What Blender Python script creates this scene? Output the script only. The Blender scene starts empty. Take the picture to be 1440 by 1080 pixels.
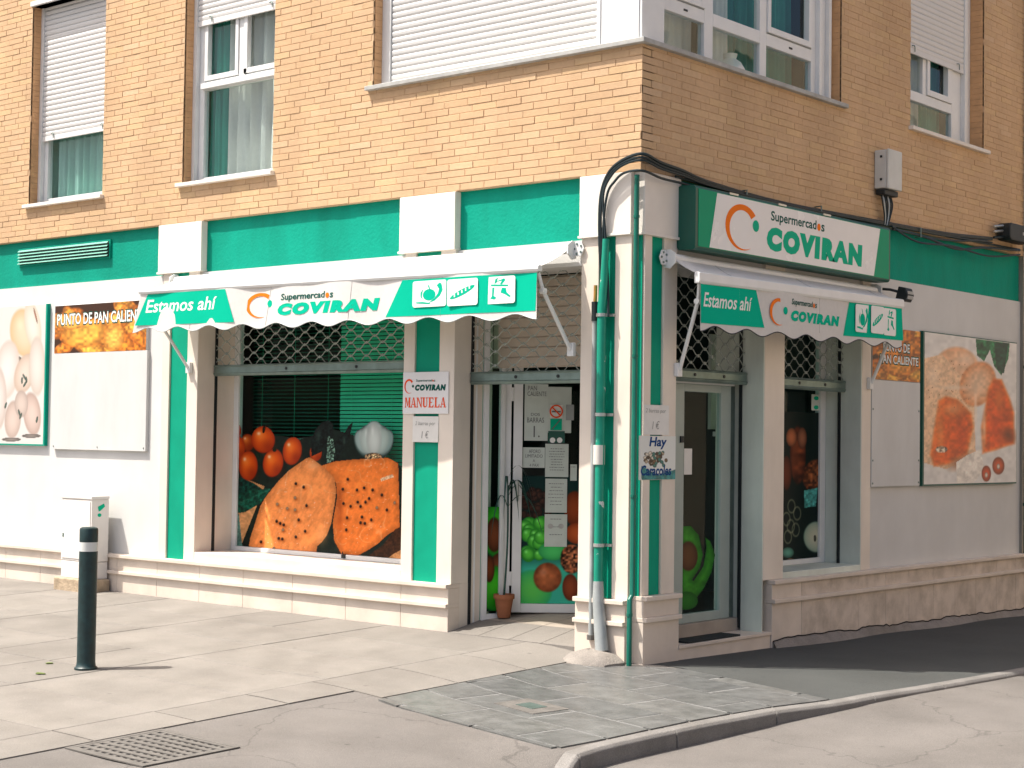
import bpy, math, random
import numpy as np
from mathutils import Vector, Matrix
random.seed(7); RNG = np.random.default_rng(7)
sc = bpy.context.scene
COL = sc.collection
# ------------------------------------------------------------------ camera
CAM = np.array([6.95207313, -9.6007712, 1.6]); FPX = 2329.99
def _rot(yaw, pitch, roll):
    cy, sy = math.cos(yaw), math.sin(yaw)
    f = np.array([-sy*math.cos(pitch), cy*math.cos(pitch), math.sin(pitch)])
    r = np.array([cy, sy, 0.]); u = np.cross(r, f)
    return np.array([math.cos(roll)*r+math.sin(roll)*u, math.sin(roll)*r-math.cos(roll)*u, f])
RC = _rot(0.70302542, 0.03276669, 0.01394859)
cam_d = bpy.data.cameras.new('camera'); cam = bpy.data.objects.new('camera', cam_d); COL.objects.link(cam)
m = Matrix.Identity(4)
for i in range(3):
    m[i][0] = RC[0][i]; m[i][1] = -RC[1][i]; m[i][2] = -RC[2][i]; m[i][3] = CAM[i]
cam.matrix_world = m
cam_d.sensor_width = 36; cam_d.lens = FPX/1440*36; cam_d.clip_end = 2000; cam_d.clip_start = .05
sc.camera = cam
# ------------------------------------------------------------------ sky, sun, exposure
SUN_EL = math.radians(61.0); SUN_TO = Vector((.70*math.cos(SUN_EL), .714*math.cos(SUN_EL), -math.sin(SUN_EL)))
w = bpy.data.worlds.new('World'); sc.world = w; w.use_nodes = True
nt = w.node_tree; bg = nt.nodes['Background']
sky = nt.nodes.new('ShaderNodeTexSky'); sky.sky_type = 'NISHITA'; sky.sun_disc = False
sky.sun_elevation = SUN_EL; sky.sun_rotation = math.radians(224.5); sky.dust_density = 6.0; sky.ozone_density = .4; sky.air_density = .8
nt.links.new(sky.outputs[0], bg.inputs[0]); bg.inputs[1].default_value = .12
sl = bpy.data.lights.new('sun', 'SUN'); sl.energy = 4.6; sl.angle = math.radians(.6); sl.color = (1, .945, .86)
so = bpy.data.objects.new('sun', sl); COL.objects.link(so); so.rotation_euler = SUN_TO.to_track_quat('-Z', 'Y').to_euler()
so.location = (-20, -20, 40)
sc.view_settings.view_transform = 'Standard'; sc.view_settings.look = 'None'
sc.view_settings.exposure = .75; sc.view_settings.gamma = 1
# ------------------------------------------------------------------ frames and pixel maths
class Frame:
    def __init__(s, O, U, V, N):
        s.O, s.U, s.V, s.N = [np.array(a, float) for a in (O, U, V, N)]
    def p(s, u, v, n=0.): return tuple(s.O+s.U*u+s.V*v+s.N*n)
FA = Frame((0,0,0), (1,0,0), (0,0,1), (0,-1,0))     # sunny street front
FB = Frame((0,0,0), (0,1,0), (0,0,1), (1,0,0))      # shaded side front
FG = Frame((0,0,0), (1,0,0), (0,1,0), (0,0,1))
def px(fr, x, y, n=0.):                              # photo pixel -> (u, v) on the plane n of a frame
    d = RC.T@np.array([(x-720)/FPX, (y-540)/FPX, 1.])
    t = (np.dot(fr.O-CAM, fr.N)+n)/np.dot(d, fr.N); q = CAM+d*t-fr.O
    return float(np.dot(q, fr.U)), float(np.dot(q, fr.V))
def proj(X, Y, Z):
    q = np.stack([X-CAM[0], Y-CAM[1], Z-CAM[2]], -1)@RC.T
    return 720+FPX*q[..., 0]/q[..., 2], 540+FPX*q[..., 1]/q[..., 2]
def ss(a, b, x):
    t = min(1., max(0., (x-a)/(b-a))); return t*t*(3-2*t)
def lerp(a, b, t): return a+(b-a)*t
# ------------------------------------------------------------------ materials
def srgb(r, g, b):
    return tuple(((c/255)/12.92 if c/255 <= .04045 else ((c/255+.055)/1.055)**2.4) for c in (r, g, b))
def mat(name, col, rough=.6, var=.1, scale=6., stain=0., stain_scale=1.3, bump=0., bscale=80., metal=0., spec=.4, rvar=.1, tint=None, streak=False):
    m = bpy.data.materials.new(name); m.use_nodes = True; n = m.node_tree.nodes; l = m.node_tree.links
    b = n['Principled BSDF']; b.inputs['Roughness'].default_value = rough; b.inputs['Metallic'].default_value = metal
    b.inputs['Specular IOR Level'].default_value = spec
    geo = n.new('ShaderNodeNewGeometry'); pos = geo.outputs['Position']
    if streak:
        mp = n.new('ShaderNodeMapping'); mp.inputs['Scale'].default_value = (1, 1, .22); l.new(pos, mp.inputs[0]); spos = mp.outputs[0]
    else: spos = pos
    nz = n.new('ShaderNodeTexNoise'); nz.inputs['Scale'].default_value = scale; nz.inputs['Detail'].default_value = 6; l.new(pos, nz.inputs['Vector'])
    rp = n.new('ShaderNodeValToRGB'); c = np.array(col); tt = np.array(tint) if tint else c*(1-var)
    rp.color_ramp.elements[0].position = .3; rp.color_ramp.elements[1].position = .7
    rp.color_ramp.elements[0].color = (*np.clip(tt if tint else c*(1-var), 0, 1), 1); rp.color_ramp.elements[1].color = (*np.clip(c*(1+var*.6), 0, 1), 1)
    l.new(nz.outputs['Fac'], rp.inputs[0]); out = rp.outputs[0]
    if stain > 0:
        n2 = n.new('ShaderNodeTexNoise'); n2.inputs['Scale'].default_value = stain_scale; n2.inputs['Detail'].default_value = 8; n2.inputs['Roughness'].default_value = .65
        l.new(spos, n2.inputs['Vector'])
        r2 = n.new('ShaderNodeValToRGB'); r2.color_ramp.elements[0].position = .42; r2.color_ramp.elements[1].position = .75
        r2.color_ramp.elements[0].color = (1, 1, 1, 1); r2.color_ramp.elements[1].color = (1-stain, 1-stain*1.03, 1-stain*1.1, 1)
        l.new(n2.outputs['Fac'], r2.inputs[0])
        mx = n.new('ShaderNodeMix'); mx.data_type = 'RGBA'; mx.blend_type = 'MULTIPLY'; mx.inputs['Factor'].default_value = 1
        l.new(out, mx.inputs['A']); l.new(r2.outputs[0], mx.inputs['B']); out = mx.outputs['Result']
    l.new(out, b.inputs['Base Color'])
    mr = n.new('ShaderNodeMapRange'); mr.inputs['To Min'].default_value = max(.02, rough-rvar); mr.inputs['To Max'].default_value = min(1, rough+rvar)
    l.new(nz.outputs['Fac'], mr.inputs['Value']); l.new(mr.outputs[0], b.inputs['Roughness'])
    if bump > 0:
        n3 = n.new('ShaderNodeTexNoise'); n3.inputs['Scale'].default_value = bscale; n3.inputs['Detail'].default_value = 5; l.new(pos, n3.inputs['Vector'])
        bp = n.new('ShaderNodeBump'); bp.inputs['Strength'].default_value = bump; bp.inputs['Distance'].default_value = .01
        l.new(n3.outputs['Fac'], bp.inputs['Height']); l.new(bp.outputs[0], b.inputs['Normal'])
    return m
def brick_mat(name, single):
    m = mat(name, (.5, .3, .15), .82, bump=.35, bscale=120, spec=.2)
    n = m.node_tree.nodes; l = m.node_tree.links; b = n['Principled BSDF']
    src = n.new('ShaderNodeObjectInfo').outputs['Random'] if single else n.new('ShaderNodeNewGeometry').outputs['Random Per Island']
    rp = n.new('ShaderNodeValToRGB'); e = rp.color_ramp.elements
    e[0].position = 0; e[0].color = (.575, .385, .225, 1); e[1].position = 1; e[1].color = (.635, .445, .28, 1)
    for p_, c_ in ((.3, (.61, .415, .25, 1)), (.6, (.595, .40, .235, 1)), (.9, (.63, .435, .245, 1))):
        k = e.new(p_); k.color = c_
    l.new(src, rp.inputs[0])
    nz = n.new('ShaderNodeTexNoise'); nz.inputs['Scale'].default_value = 25; nz.inputs['Detail'].default_value = 6
    l.new(n.new('ShaderNodeNewGeometry').outputs['Position'], nz.inputs['Vector'])
    mr = n.new('ShaderNodeMapRange'); mr.inputs['To Min'].default_value = .86; mr.inputs['To Max'].default_value = 1.08; l.new(nz.outputs['Fac'], mr.inputs['Value'])
    mx = n.new('ShaderNodeVectorMath'); mx.operation = 'SCALE'; l.new(rp.outputs[0], mx.inputs[0]); l.new(mr.outputs[0], mx.inputs['Scale'])
    mp = n.new('ShaderNodeMapping'); mp.inputs['Scale'].default_value = (1.6, 1.6, .5); l.new(n.new('ShaderNodeNewGeometry').outputs['Position'], mp.inputs[0])
    n5 = n.new('ShaderNodeTexNoise'); n5.inputs['Scale'].default_value = 1.3; n5.inputs['Detail'].default_value = 7; l.new(mp.outputs[0], n5.inputs['Vector'])
    r5 = n.new('ShaderNodeMapRange'); r5.inputs['From Min'].default_value = .3; r5.inputs['From Max'].default_value = .7; r5.inputs['To Min'].default_value = .88; r5.inputs['To Max'].default_value = 1.05; l.new(n5.outputs['Fac'], r5.inputs['Value'])
    m5 = n.new('ShaderNodeVectorMath'); m5.operation = 'SCALE'; l.new(mx.outputs[0], m5.inputs[0]); l.new(r5.outputs[0], m5.inputs['Scale'])
    l.new(m5.outputs[0], b.inputs['Base Color'])
    return m
def gritty(m, fine=.22, spots=.35, cracks=0.):              # aggregate grain, gum spots, hairline cracks
    n = m.node_tree.nodes; l = m.node_tree.links; b = n['Principled BSDF']; src = b.inputs['Base Color'].links[0].from_socket
    pos = n.new('ShaderNodeNewGeometry').outputs['Position']
    def mul(src, fac):
        v = n.new('ShaderNodeVectorMath'); v.operation = 'SCALE'; l.new(src, v.inputs[0]); l.new(fac, v.inputs['Scale']); return v.outputs[0]
    a = n.new('ShaderNodeTexNoise'); a.inputs['Scale'].default_value = 160; a.inputs['Detail'].default_value = 3; l.new(pos, a.inputs['Vector'])
    r = n.new('ShaderNodeMapRange'); r.inputs['From Min'].default_value = .3; r.inputs['From Max'].default_value = .7; r.inputs['To Min'].default_value = 1-fine; r.inputs['To Max'].default_value = 1+fine; l.new(a.outputs['Fac'], r.inputs['Value']); src = mul(src, r.outputs[0])
    v = n.new('ShaderNodeTexVoronoi'); v.inputs['Scale'].default_value = 3.2; l.new(pos, v.inputs['Vector'])
    r = n.new('ShaderNodeMapRange'); r.inputs['From Min'].default_value = .035; r.inputs['From Max'].default_value = .07; r.inputs['To Min'].default_value = 1-spots; r.inputs['To Max'].default_value = 1; l.new(v.outputs['Distance'], r.inputs['Value']); src = mul(src, r.outputs[0])
    q = n.new('ShaderNodeTexNoise'); q.inputs['Scale'].default_value = .7; q.inputs['Detail'].default_value = 9; q.inputs['Roughness'].default_value = .7; l.new(pos, q.inputs['Vector'])
    r = n.new('ShaderNodeMapRange'); r.inputs['From Min'].default_value = .35; r.inputs['From Max'].default_value = .7; r.inputs['To Min'].default_value = 1.06; r.inputs['To Max'].default_value = .82; l.new(q.outputs['Fac'], r.inputs['Value']); src = mul(src, r.outputs[0])
    if cracks:
        w_ = n.new('ShaderNodeTexVoronoi'); w_.feature = 'DISTANCE_TO_EDGE'; w_.inputs['Scale'].default_value = .55
        wn = n.new('ShaderNodeTexNoise'); wn.inputs['Scale'].default_value = 4; wn.inputs['Detail'].default_value = 6; l.new(pos, wn.inputs['Vector'])
        ad = n.new('ShaderNodeVectorMath'); ad.operation = 'MULTIPLY_ADD'; l.new(wn.outputs['Color'], ad.inputs[0]); ad.inputs[1].default_value = (.35, .35, .35); l.new(pos, ad.inputs[2]); l.new(ad.outputs[0], w_.inputs['Vector'])
        r = n.new('ShaderNodeMapRange'); r.inputs['From Min'].default_value = .001; r.inputs['From Max'].default_value = .006; r.inputs['To Min'].default_value = 1-cracks; r.inputs['To Max'].default_value = 1; l.new(w_.outputs['Distance'], r.inputs['Value']); src = mul(src, r.outputs[0])
    l.new(src, b.inputs['Base Color']); return m
def glass_mat(name, tint=(.82, .93, .9), ior=1.5, rough=.0):
    m = bpy.data.materials.new(name); m.use_nodes = True; n = m.node_tree.nodes; l = m.node_tree.links
    n.remove(n['Principled BSDF'])
    t = n.new('ShaderNodeBsdfTransparent'); t.inputs[0].default_value = (*tint, 1)
    g = n.new('ShaderNodeBsdfGlossy'); g.inputs['Roughness'].default_value = rough; g.inputs[0].default_value = (.9, .97, .95, 1)
    f = n.new('ShaderNodeFresnel'); f.inputs[0].default_value = ior
    nz = n.new('ShaderNodeTexNoise'); nz.inputs['Scale'].default_value = 1.4; l.new(n.new('ShaderNodeNewGeometry').outputs['Position'], nz.inputs['Vector'])
    bp = n.new('ShaderNodeBump'); bp.inputs['Strength'].default_value = .06; bp.inputs['Distance'].default_value = .05; l.new(nz.outputs['Fac'], bp.inputs['Height']); l.new(bp.outputs[0], g.inputs['Normal'])
    bf = n.new('ShaderNodeMath'); bf.operation = 'SUBTRACT'; bf.inputs[0].default_value = 1; l.new(n.new('ShaderNodeNewGeometry').outputs['Backfacing'], bf.inputs[1])
    fm = n.new('ShaderNodeMath'); fm.operation = 'MULTIPLY'; l.new(f.outputs[0], fm.inputs[0]); l.new(bf.outputs[0], fm.inputs[1])
    x = n.new('ShaderNodeMixShader'); l.new(fm.outputs[0], x.inputs[0]); l.new(t.outputs[0], x.inputs[1]); l.new(g.outputs[0], x.inputs[2])
    l.new(x.outputs[0], n['Material Output'].inputs[0]); return m
def print_mat(name, rough=.35, spec=.4):
    m = bpy.data.materials.new(name); m.use_nodes = True; n = m.node_tree.nodes; l = m.node_tree.links
    b = n['Principled BSDF']; b.inputs['Roughness'].default_value = rough; b.inputs['Specular IOR Level'].default_value = spec
    a = n.new('ShaderNodeAttribute'); a.attribute_name = 'print'; l.new(a.outputs['Color'], b.inputs['Base Color']); return m
def cloth_mat(name, col, trans=.4):
    m = bpy.data.materials.new(name); m.use_nodes = True; n = m.node_tree.nodes; l = m.node_tree.links
    n.remove(n['Principled BSDF']); d = n.new('ShaderNodeBsdfDiffuse'); t = n.new('ShaderNodeBsdfTranslucent'); x = n.new('ShaderNodeMixShader')
    nz = n.new('ShaderNodeTexNoise'); nz.inputs['Scale'].default_value = 30; nz.inputs['Detail'].default_value = 4
    rp = n.new('ShaderNodeValToRGB'); rp.color_ramp.elements[0].color = (*[c*.88 for c in col], 1); rp.color_ramp.elements[1].color = (*col, 1)
    l.new(n.new('ShaderNodeNewGeometry').outputs['Position'], nz.inputs['Vector']); l.new(nz.outputs['Fac'], rp.inputs[0])
    l.new(rp.outputs[0], d.inputs[0]); l.new(rp.outputs[0], t.inputs[0]); x.inputs[0].default_value = trans
    l.new(d.outputs[0], x.inputs[1]); l.new(t.outputs[0], x.inputs[2]); l.new(x.outputs[0], n['Material Output'].inputs[0]); return m
M = dict(
    fabric=cloth_mat('awning_fabric', (.82, .805, .775), .22),
    brick1=brick_mat('brick_single', True), brickn=brick_mat('brick_many', False),
    mortar=mat('mortar', (.57, .385, .23), .9, .15, 30, bump=.3),
    reveal=mat('bounce_tinted_brick', (.62, .36, .18), .85, .12, 12, bump=.3),  # warm bounced light put into the colour of the reveal bricks
    white=mat('white_render', (.62, .62, .605), .75, .05, 3, stain=.09, stain_scale=.8, bump=.12, bscale=140, streak=True),
    marble=mat('cream_marble', (.74, .665, .575), .42, .08, 2.2, stain=.12, stain_scale=2.5, spec=.4, streak=True),
    plinth=mat('plinth_marble', (.70, .61, .52), .5, .08, 3, stain=.14, stain_scale=3.2, bump=.08),
    plinth_dirty=mat('stained_plinth_marble', (.66, .57, .485), .55, .10, 3.5, stain=.42, stain_scale=4.5, bump=.15),
    capital=mat('capital_stone', (.76, .71, .64), .6, .05, 5, stain=.06, stain_scale=2),
    green=mat('green_paint', (.001, .29, .20), .65, .06, 4, stain=.24, stain_scale=2.6, bump=.35, bscale=38, spec=.12, streak=True),
    green_dk=mat('green_strip_paint', (.002, .30, .185), .6, .06, 5, stain=.1, stain_scale=2.4, bump=.08, spec=.12),
    jamb=mat('shade_tinted_marble', (.66, .71, .63), .45, .08, 3, stain=.2, stain_scale=2.4, streak=True),  # green cast of the recess shade put into the marble colour
    alu=mat('white_aluminium', (.74, .75, .74), .38, .04, 8, spec=.5),
    shutter=mat('shutter_plastic', (.70, .695, .68), .5, .05, 2, stain=.08, stain_scale=2, spec=.4),
    steel=mat('dull_steel', (.20, .27, .25), .42, .15, 10, stain=.25, stain_scale=6, metal=.7),
    steel_lt=mat('bright_steel', (.52, .54, .52), .38, .1, 10, metal=.8),
    sill=mat('grey_sill_stone', (.42, .42, .40), .6, .15, 14, stain=.25, stain_scale=5),
    black=mat('black_rubber', (.012, .018, .02), .5, .2, 10),
    cable=mat('black_cable', (.010, .022, .026), .45, .2, 10),
    pipe_g=mat('green_pipe_paint', (.004, .26, .17), .38, .1, 9, stain=.15, stain_scale=8), pipe_t=mat('dark_green_pipe_paint', (.003, .13, .09), .35, .1, 9, stain=.15, stain_scale=8),
    pipe_w=mat('grey_pipe', (.36, .39, .39), .45, .08, 9, stain=.25, stain_scale=6),
    fab_green=mat('awning_green_print', (.001, .46, .29), .75, .06, 4, stain=.1, stain_scale=4, spec=.05),
    print_white=mat('white_print', (.82, .82, .80), .6, .02, spec=.08),
    print_green=mat('green_print', (.002, .42, .24), .5, .03, spec=.08),
    print_dkgreen=mat('dark_green_print', (.004, .09, .07), .5, .03, spec=.08),
    print_orange=mat('orange_print', (.86, .19, .012), .5, .04, spec=.08),
    print_red=mat('red_print', (.80, .09, .02), .5, .04, spec=.08),
    print_blue=mat('blue_print', (.01, .06, .20), .5, .04, spec=.08),
    ink=mat('grey_ink', (.13, .14, .14), .7, .1), pencil=mat('pencil', (.36, .36, .34), .8, .1),
    paper=mat('paper', (.74, .73, .69), .8, .04, 10, stain=.06, stain_scale=6),
    paper_g=mat('greenish_paper', (.56, .62, .57), .75, .05, 10, stain=.08, stain_scale=6),
    board=mat('blank_board', (.59, .595, .585), .5, .03, 3, stain=.1, stain_scale=3, streak=True),
    sign_face=mat('sign_acrylic', (.76, .755, .75), .25, .02, 3, stain=.05, stain_scale=2, spec=.5),
    sign_green=mat('sign_green_acrylic', (.002, .30, .15), .4, .04, 3, spec=.12),
    sign_case=mat('sign_case_green', (.004, .085, .06), .35, .1, 5, spec=.5),
    glass=glass_mat('window_glass', (.93, .975, .965)), glass2=glass_mat('shop_glass', (.84, .95, .92), 1.24),
    inner=mat('dimmed_interior_wall', (.025, .055, .05), .8, .1), floor_in=mat('interior_floor', (.10, .10, .09), .45, .15, 4),  # dimness of the rooms put into the near-black wall colour
    ramp=mat('vestibule_tile', (.36, .31, .26), .5, .15, 6, stain=.2),
    curtain=cloth_mat('sheer_curtain', (.88, .87, .84), .3), curtain_t=cloth_mat('turquoise_sheer', (.50, .80, .72)), curtain_g=cloth_mat('green_curtain', (.08, .45, .37)),
    blind=mat('green_blind', (.03, .62, .36), .5, .06), blind_dk=mat('dark_green_blind', (.008, .15, .10), .5, .06),
    slab=mat('paving_slab', (.47, .425, .375), .8, .1, 3, stain=.22, stain_scale=1.6, bump=.3, bscale=160),
    tile=mat('blue_grey_tile', (.25, .29, .295), .5, .3, 14, stain=.25, stain_scale=9, bump=.35, bscale=40, tint=(.15, .185, .19)),
    ground=mat('worn_asphalt', (.165, .152, .14), .85, .1, 2.2, stain=.22, stain_scale=.9, bump=.5, bscale=220),
    kerb=mat('kerb_stone', (.20, .19, .178), .75, .12, 6, stain=.25, stain_scale=5, bump=.3, bscale=120),
    cement=mat('cement', (.26, .235, .21), .9, .12, 8, stain=.2, stain_scale=6, bump=.6, bscale=60),
    shade_toned_footpath=mat('shade_darkened_asphalt', (.066, .070, .067), .9, .12, 3, stain=.2, stain_scale=1.5, bump=.5, bscale=240), opp=mat('dark_stone_front', (.50, .41, .31), .8, .1, 1.5), opp_wall=mat('pale_facing_brick', (.74, .58, .41), .85, .06, 4), alu_shade=mat('shade_darkened_aluminium', (.34, .40, .37), .4, .05, 8),  # building shadow put into the footpath colour, awning shade into the grey aluminium
    grout=mat('pale_grout', (.19, .19, .185), .9, .15, 12),
    joint=mat('joint_sand', (.12, .11, .10), .95, .2, 20), louvre=mat('louvre_paint', (.16, .42, .33), .6, .1, 10), seam=mat('seam_thread', (.55, .54, .51), .8, .05),
    bollard=mat('bollard_paint', (.006, .030, .032), .45, .3, 25, stain=.35, stain_scale=14, bump=.1, spec=.5),
    reflect=mat('reflective_band', (.62, .64, .62), .35, .06),
    cabinet=mat('cabinet_white', (.74, .71, .67), .55, .05, 5, stain=.12, stain_scale=4, streak=True, bump=.1),
    stone=mat('rough_stone', (.46, .36, .25), .9, .25, 14, stain=.3, stain_scale=8, bump=.8, bscale=50),
    iron=mat('cast_iron', (.15, .14, .128), .65, .2, 14, metal=.2), pit=mat('dark_pit', (.02, .02, .02), .9, .1),
    terracotta=mat('terracotta', (.30, .11, .05), .8, .15, 20), leaf=mat('plant_leaf', (.012, .06, .045), .45, .3, 20),
    soil=mat('potting_soil', (.04, .03, .02), .95, .3, 40), mat_=mat('door_mat', (.018, .024, .024), .95, .3, 60, bump=.5),
    grille=mat('grille_wire', (.36, .40, .37), .45, .1, 10, metal=.6), slat_in=mat('beige_slat', (.58, .50, .41), .6, .08),
    box_grey=mat('meter_box_plastic', (.60, .61, .58), .5, .05, 6, stain=.12, stain_scale=5), tape=mat('masking_tape', (.62, .60, .55), .7, .1),
    stucco=mat('pale_stucco', (.60, .53, .43), .85, .06, 2, stain=.1), copper=mat('copper_joint', (.55, .30, .08), .4, .2, 20, metal=.6),
    print=print_mat('poster_print'), print_gl=print_mat('decal_print', .35, .12),
    green_leaf=mat('dry_leaf', (.12, .16, .04), .7, .3, 60),
)
_fm = M['pipe_g'].node_tree; _b = _fm.nodes['Principled BSDF']; _src = _b.inputs['Base Color'].links[0].from_socket
_n = _fm.nodes.new('ShaderNodeTexNoise'); _n.inputs['Scale'].default_value = 11; _n.inputs['Detail'].default_value = 7; _fm.links.new(_fm.nodes.new('ShaderNodeNewGeometry').outputs['Position'], _n.inputs['Vector'])
_r = _fm.nodes.new('ShaderNodeValToRGB'); _r.color_ramp.elements[0].position = .655; _r.color_ramp.elements[1].position = .67; _fm.links.new(_n.outputs['Fac'], _r.inputs[0])
_m = _fm.nodes.new('ShaderNodeMix'); _m.data_type = 'RGBA'; _fm.links.new(_r.outputs[0], _m.inputs['Factor']); _fm.links.new(_src, _m.inputs['A']); _m.inputs['B'].default_value = (.55, .60, .57, 1); _fm.links.new(_m.outputs['Result'], _b.inputs['Base Color'])
for k_ in ('shade_toned_footpath', 'cement', 'kerb'): gritty(M[k_])
gritty(M['ground'], .2, .3, .28)
# ------------------------------------------------------------------ mesh builder
class MB:
    def __init__(s): s.v = []; s.f = []
    def quad(s, *pts):
        k = len(s.v); s.v += [tuple(p) for p in pts]; s.f.append(tuple(range(k, k+len(pts))))
    def box(s, fr, u0, u1, v0, v1, n0, n1):
        k = len(s.v)
        for n in (n0, n1):
            for (u, v) in ((u0, v0), (u1, v0), (u1, v1), (u0, v1)): s.v.append(fr.p(u, v, n))
        s.f += [(k+3, k+2, k+1, k), (k+4, k+5, k+6, k+7), (k, k+1, k+5, k+4), (k+1, k+2, k+6, k+5), (k+2, k+3, k+7, k+6), (k+3, k, k+4, k+7)]; return s
    def prism(s, fr, poly, n0, n1, n1b=None):
        k = len(s.v); c = len(poly)
        s.v += [fr.p(u, v, n0) for u, v in poly]+[fr.p(u, v, n1) for u, v in poly]
        s.f += [tuple(range(k+c-1, k-1, -1)), tuple(range(k+c, k+2*c))]
        s.f += [(k+i, k+(i+1) % c, k+c+(i+1) % c, k+c+i) for i in range(c)]; return s
    def extr(s, fr, prof, u0, u1):                       # profile [(v, n)] extruded along u
        k = len(s.v); c = len(prof)
        s.v += [fr.p(u0, v, n) for v, n in prof]+[fr.p(u1, v, n) for v, n in prof]
        s.f += [tuple(range(k, k+c)), tuple(range(k+2*c-1, k+c-1, -1))]
        s.f += [(k+i, k+c+i, k+c+(i+1) % c, k+(i+1) % c) for i in range(c)]; return s
    def tube(s, pts, r, seg=8, caps=True):
        pts = [np.array(p, float) for p in pts]; k = len(s.v); N = len(pts)
        rr = r if isinstance(r, (list, tuple)) else [r]*N
        a = None
        for i, p in enumerate(pts):
            t = pts[min(i+1, N-1)]-pts[max(i-1, 0)]; t /= np.linalg.norm(t)+1e-12
            if a is None:
                a = np.cross(t, (0, 0, 1.)) if abs(t[2]) < .9 else np.cross(t, (1., 0, 0))
            a = a-t*np.dot(a, t); a /= np.linalg.norm(a)+1e-12; b = np.cross(t, a)
            for j in range(seg):
                th = 2*math.pi*j/seg; s.v.append(tuple(p+rr[i]*(math.cos(th)*a+math.sin(th)*b)))
        for i in range(N-1):
            for j in range(seg):
                q = k+i*seg; s.f.append((q+j, q+(j+1) % seg, q+seg+(j+1) % seg, q+seg+j))
        if caps:
            s.f.append(tuple(range(k+seg-1, k-1, -1))); s.f.append(tuple(range(k+(N-1)*seg, k+N*seg)))
        return s
    def lathe(s, c, prof, seg=20):
        k = len(s.v)
        for r, z in prof:
            for j in range(seg):
                th = 2*math.pi*j/seg; s.v.append((c[0]+r*math.cos(th), c[1]+r*math.sin(th), c[2]+z))
        for i in range(len(prof)-1):
            for j in range(seg):
                q = k+i*seg; s.f.append((q+j, q+(j+1) % seg, q+seg+(j+1) % seg, q+seg+j))
        s.f.append(tuple(range(k+seg-1, k-1, -1))); s.f.append(tuple(range(k+(len(prof)-1)*seg, k+len(prof)*seg))); return s
    def grid(s, fn, nu, nv):
        k = len(s.v)
        for j in range(nv+1):
            for i in range(nu+1): s.v.append(tuple(fn(i/nu, j/nv)))
        for j in range(nv):
            for i in range(nu):
                q = k+j*(nu+1)+i; s.f.append((q, q+1, q+nu+2, q+nu+1))
        return s
    def wall(s, fr, u0, u1, v0, v1, n0, n1, holes):      # slab with real openings
        us = sorted({u0, u1, *[min(u1, max(u0, h[i])) for h in holes for i in (0, 1)]}); vs = sorted({v0, v1, *[min(v1, max(v0, h[i])) for h in holes for i in (2, 3)]})
        solid = lambda i, j: 0 <= i < len(us)-1 and 0 <= j < len(vs)-1 and not any(h[0]-1e-6 < (us[i]+us[i+1])/2 < h[1]+1e-6 and h[2]-1e-6 < (vs[j]+vs[j+1])/2 < h[3]+1e-6 for h in holes)
        for i in range(len(us)-1):
            for j in range(len(vs)-1):
                if not solid(i, j): continue
                a, b, c, d = us[i], us[i+1], vs[j], vs[j+1]
                s.quad(fr.p(a, c, n1), fr.p(b, c, n1), fr.p(b, d, n1), fr.p(a, d, n1)); s.quad(fr.p(a, d, n0), fr.p(b, d, n0), fr.p(b, c, n0), fr.p(a, c, n0))
                if not solid(i-1, j): s.quad(fr.p(a, c, n0), fr.p(a, c, n1), fr.p(a, d, n1), fr.p(a, d, n0))
                if not solid(i+1, j): s.quad(fr.p(b, c, n1), fr.p(b, c, n0), fr.p(b, d, n0), fr.p(b, d, n1))
                if not solid(i, j-1): s.quad(fr.p(a, c, n0), fr.p(b, c, n0), fr.p(b, c, n1), fr.p(a, c, n1))
                if not solid(i, j+1): s.quad(fr.p(a, d, n1), fr.p(b, d, n1), fr.p(b, d, n0), fr.p(a, d, n0))
        return s
WL = {}                                                   # world location of every parent
def link(o, parent=None, loc=(0, 0, 0)):
    COL.objects.link(o)
    if parent is not None:
        o.parent = parent; pl = WL[parent.name]; o.location = tuple(np.array(loc)-np.array(pl))
    else: o.location = loc
    WL[o.name] = tuple(loc); return o
def obj(name, mb, m, parent=None, smooth=False, bevel=0., label=None, cat=None, group=None, kind=None):
    V = np.array(mb.v, float)
    if parent is not None: org = np.array(WL[parent.name])
    else:
        lo, hi = V.min(0), V.max(0); org = np.array([(lo[0]+hi[0])/2, (lo[1]+hi[1])/2, lo[2]])
    me = bpy.data.meshes.new(name); me.from_pydata((V-org).tolist(), [], mb.f); me.update()
    if smooth: me.shade_smooth()
    me.materials.append(M[m] if isinstance(m, str) else m)
    o = bpy.data.objects.new(name, me); link(o, parent, tuple(org))
    if bevel > 0:
        b = o.modifiers.new('bevel', 'BEVEL'); b.width = bevel; b.segments = 2; b.limit_method = 'ANGLE'; b.angle_limit = math.radians(40)
    if smooth and bevel == 0:
        try: me.set_sharp_from_angle(angle=math.radians(42))
        except Exception: pass
    return tag(o, label, cat, group, kind)
def tag(o, label=None, cat=None, group=None, kind=None):
    for k, v in (('label', label), ('category', cat), ('group', group), ('kind', kind)):
        if v: o[k] = v
    return o
def thing(name, loc, label, cat, group=None):
    o = bpy.data.objects.new(name, None); o.empty_display_size = .1; link(o, None, tuple(loc)); return tag(o, label, cat, group)
def box(name, fr, u0, u1, v0, v1, n0, n1, m, parent=None, bevel=0., **k):
    return obj(name, MB().box(fr, u0, u1, v0, v1, n0, n1), m, parent, bevel=bevel, **k)
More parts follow.
